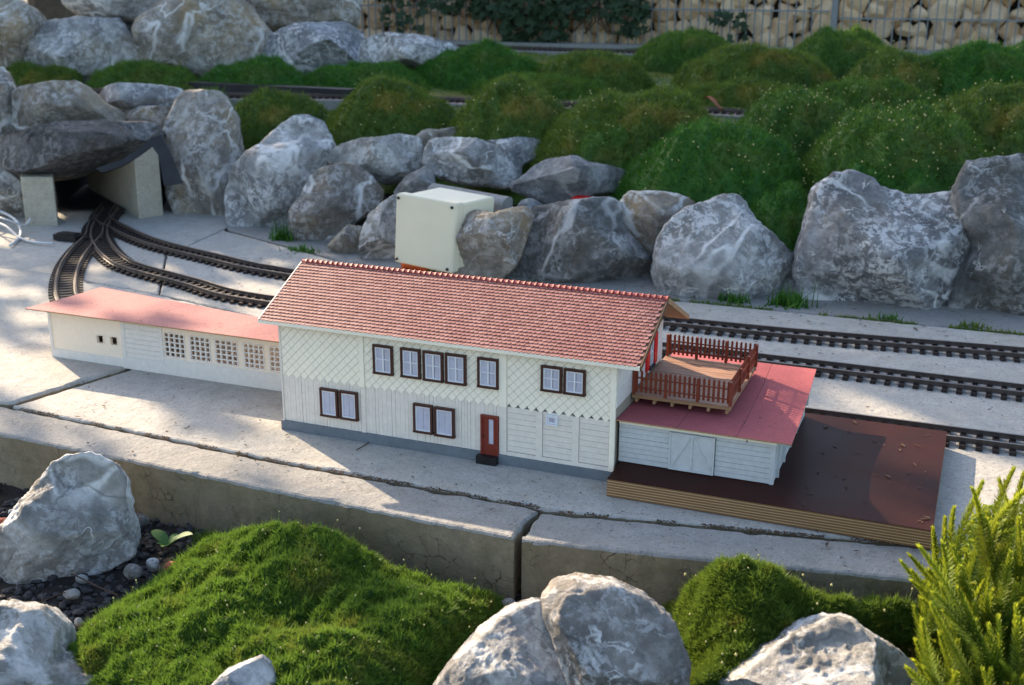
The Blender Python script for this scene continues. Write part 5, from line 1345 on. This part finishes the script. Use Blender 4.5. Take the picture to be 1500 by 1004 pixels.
for i, (x, y) in enumerate(tips):
    dd_ = .98+rs.uniform(-.06, .10)+(y-850)*-.00022
    tip = at(x, y, D=dd_)
    ln = rs.uniform(.09, .15)
    lean = RT*(-.38+.32*(x-1330)/200+rs.normal(0, .13))+np.array([0, 0, 1.])+rs.normal(0, .16, 3)
    lean /= np.linalg.norm(lean); base = tip-lean*ln+RT*.012*rs.normal()
    P = [base, base*.5+tip*.5, tip-lean*.004]; bend = RT*rs.normal(0, .005)+FW*rs.normal(0, .005)
    P[1] = P[1]+bend
    V = []; tt = []; rr = []
    shoots = [(P[0], P[2], bend, 1.)]
    for _k in range(2):
        u0 = rs.uniform(.2, .5); c0 = P[0]+(P[2]-P[0])*u0+bend*4*u0*(1-u0); ld = lean+RT*rs.choice([-1, 1])*rs.uniform(.3, .55)+FW*rs.normal(0, .3); ld /= np.linalg.norm(ld)
        shoots.append((c0, c0+ld*ln*rs.uniform(.28, .42), RT*0, .85))
    for (A0, B0, bd, sc_) in shoots:
        ax = B0-A0; l0 = np.linalg.norm(ax); ax = ax/l0; nn = int(l0/.00036)
        for k in range(nn):
            u = k/nn; c = A0+(B0-A0)*u+bd*4*u*(1-u)
            a = k*2.399; s1 = np.cross(ax, RT); s1 /= np.linalg.norm(s1); s2 = np.cross(ax, s1)
            rd = s1*math.cos(a)+s2*math.sin(a); tl = .55+1.*u**4
            d = rd*(1-.45*u**3)+ax*tl; d /= np.linalg.norm(d); L_ = .0078*sc_*(1-.35*u**6)*rs.uniform(.75, 1.15); sd3 = np.cross(d, ax); sd3 /= np.linalg.norm(sd3)+1e-9; w_ = .00095
            m_ = c+d*L_*.55+ax*.0004; e_ = c+d*L_+ax*.0008
            V += [c-sd3*w_*.5, c+sd3*w_*.5, m_+sd3*w_, m_-sd3*w_, m_-sd3*w_, m_+sd3*w_, e_+sd3*w_*.2, e_-sd3*w_*.2]
            tv_ = .12+.88*u**2.2; tt += [tv_*.5]*2+[tv_]*6; rr += [rs.uniform(.2, 1)]*8
    o = tri_mesh('stem', V, 'sedum', su, None, tt, rr, quad=True)
o = leafcluster(2600, lambda r: (lambda y: (at(r.uniform(1350+max(0, 860-y)*.75, 1580), y, D=1.06+r.uniform(0, .06)), (0, -.6, .8)))(r.uniform(740, 1050)), .006, 33, 'sedum', 'lower_leaves', su, lobed=False)
# dry brown sprigs between moss and succulent
n = 700; cen = [at(*p, z=-.045) for p in ((1260, 890), (1290, 880), (1310, 920), (1330, 950), (1285, 905))]
P = np.array([cen[i % 5]+rs.normal(0, .012, 3)*[1, .7, .5] for i in range(n)])
V, tt, rr = blades(P, np.tile([0, 0, 1.], (n, 1)), .014, .0018, 8, .3, 1.3)
dm = m_moss('dry_sprig', (.20, .10, .03), (.42, .24, .09), 0); MT['dry_sprig'] = dm
o = tri_mesh('dry_sprigs', V.reshape(-1, 3), 'dry_sprig', None, cen[0], tt.ravel(), rr.ravel()); tag(o, 'dry tan sprigs between the starry moss and the succulent', 'dry plant')

# ------------------------------------------------------------------ shade tree out of frame, behind on the left
E1 = np.array([.51, .86, 0]); E1 /= np.linalg.norm(E1); E2 = np.cross(S, E1)
tr = thing('shade_tree', (-5.1, 5.35, -.13), 'leafy tree behind the upper boulders whose crown shades the bank', 'tree')
def lim_(b): return .66 if b < -.14 else .52
def dens(a, b):
    q = mn.noise(Vector((a*5.5, b*5.5, 1.)))+.6*mn.noise(Vector((a*14, b*14, 7.)))
    if b > 1.0: return .6
    if b < -.14: lim = .66
    else: lim = .52
    if a > 2.3: return .10
    if a > lim: return 1.0
    if a > lim-.07: return .4+q
    q = mn.noise(Vector((a*7.5+b*1.5, b*3.6, 1.)))+.5*mn.noise(Vector((a*17, b*11, 7.)))
    if a < .02 and -.16 < b < .02: return max(0., min(1., (q-.28)*1.4))
    if b > .30: return max(0., min(1., (q+.34)*1.8))
    if b > -.10 and a > -.28: return max(0., min(1., (q+.13)*1.8))
    return max(0., min(1., (q-.12)*1.4))
rs = np.random.RandomState(2); V = []; n_ok = 0
while n_ok < 17000:
    a = rs.uniform(-1.0, 3.6); b_ = rs.uniform(-1.1, 1.7)
    near = a < .72
    if a < lim_(b_)-.07 and rs.uniform() > .9: continue
    if rs.uniform() > dens(a, b_): continue
    t = 4.2+rs.uniform(-.6, .8) if near else 8.5+rs.uniform(-1.2, 1.6)
    p = E1*a+E2*b_+S*t
    if p[2] < 1.0: continue
    nn = S*.8+rs.normal(0, .5, 3); nn /= np.linalg.norm(nn); u = np.cross(nn, rs.normal(0, 1, 3)); u /= np.linalg.norm(u); v = np.cross(nn, u); s = rs.uniform(.022, .040) if near else rs.uniform(.035, .06)
    q = [p-u*s, p-u*s*.3+v*s*.5, p+u*s*.5+v*s*.42, p+u*s*1.1, p+u*s*.5-v*s*.42, p-u*s*.3-v*s*.5]
    for k in (1, 2, 3, 4): V += [q[0], q[k], q[k+1]]
    n_ok += 1
tri_mesh('crown', V, 'tree_leaf', tr, None, np.full(len(V), .5), np.full(len(V), .5))
b = MB(); top = np.array([-5.7, 5.6, 4.2])
b.tube([(-5.1, 5.35, -.13), (-5.15, 5.4, 1.2), (-5.3, 5.5, 2.6), tuple(top)], [.16, .13, .10, .06], 10)
rs2 = random.Random(6)
for k in range(30):
    a = rs2.uniform(-.3, 3.4); b_ = rs2.uniform(-.9, 1.4); e_ = E1*a+E2*b_+S*((4.4 if a < .7 else 8.4)+rs2.uniform(-.4, .8))
    if e_[2] < 1.4: continue
    z_ = rs2.uniform(.4, 1); s_ = np.array([-5.15, 5.4, 1.4])*(1-z_)+top*z_
    b.tube([s_, s_*.5+e_*.5+np.array([0, 0, .12]), e_], [.03, .016, .004], 5)
b.build('trunk', 'bark', tr)

for o in bpy.data.objects:
    if '_o' in o: del o['_o']
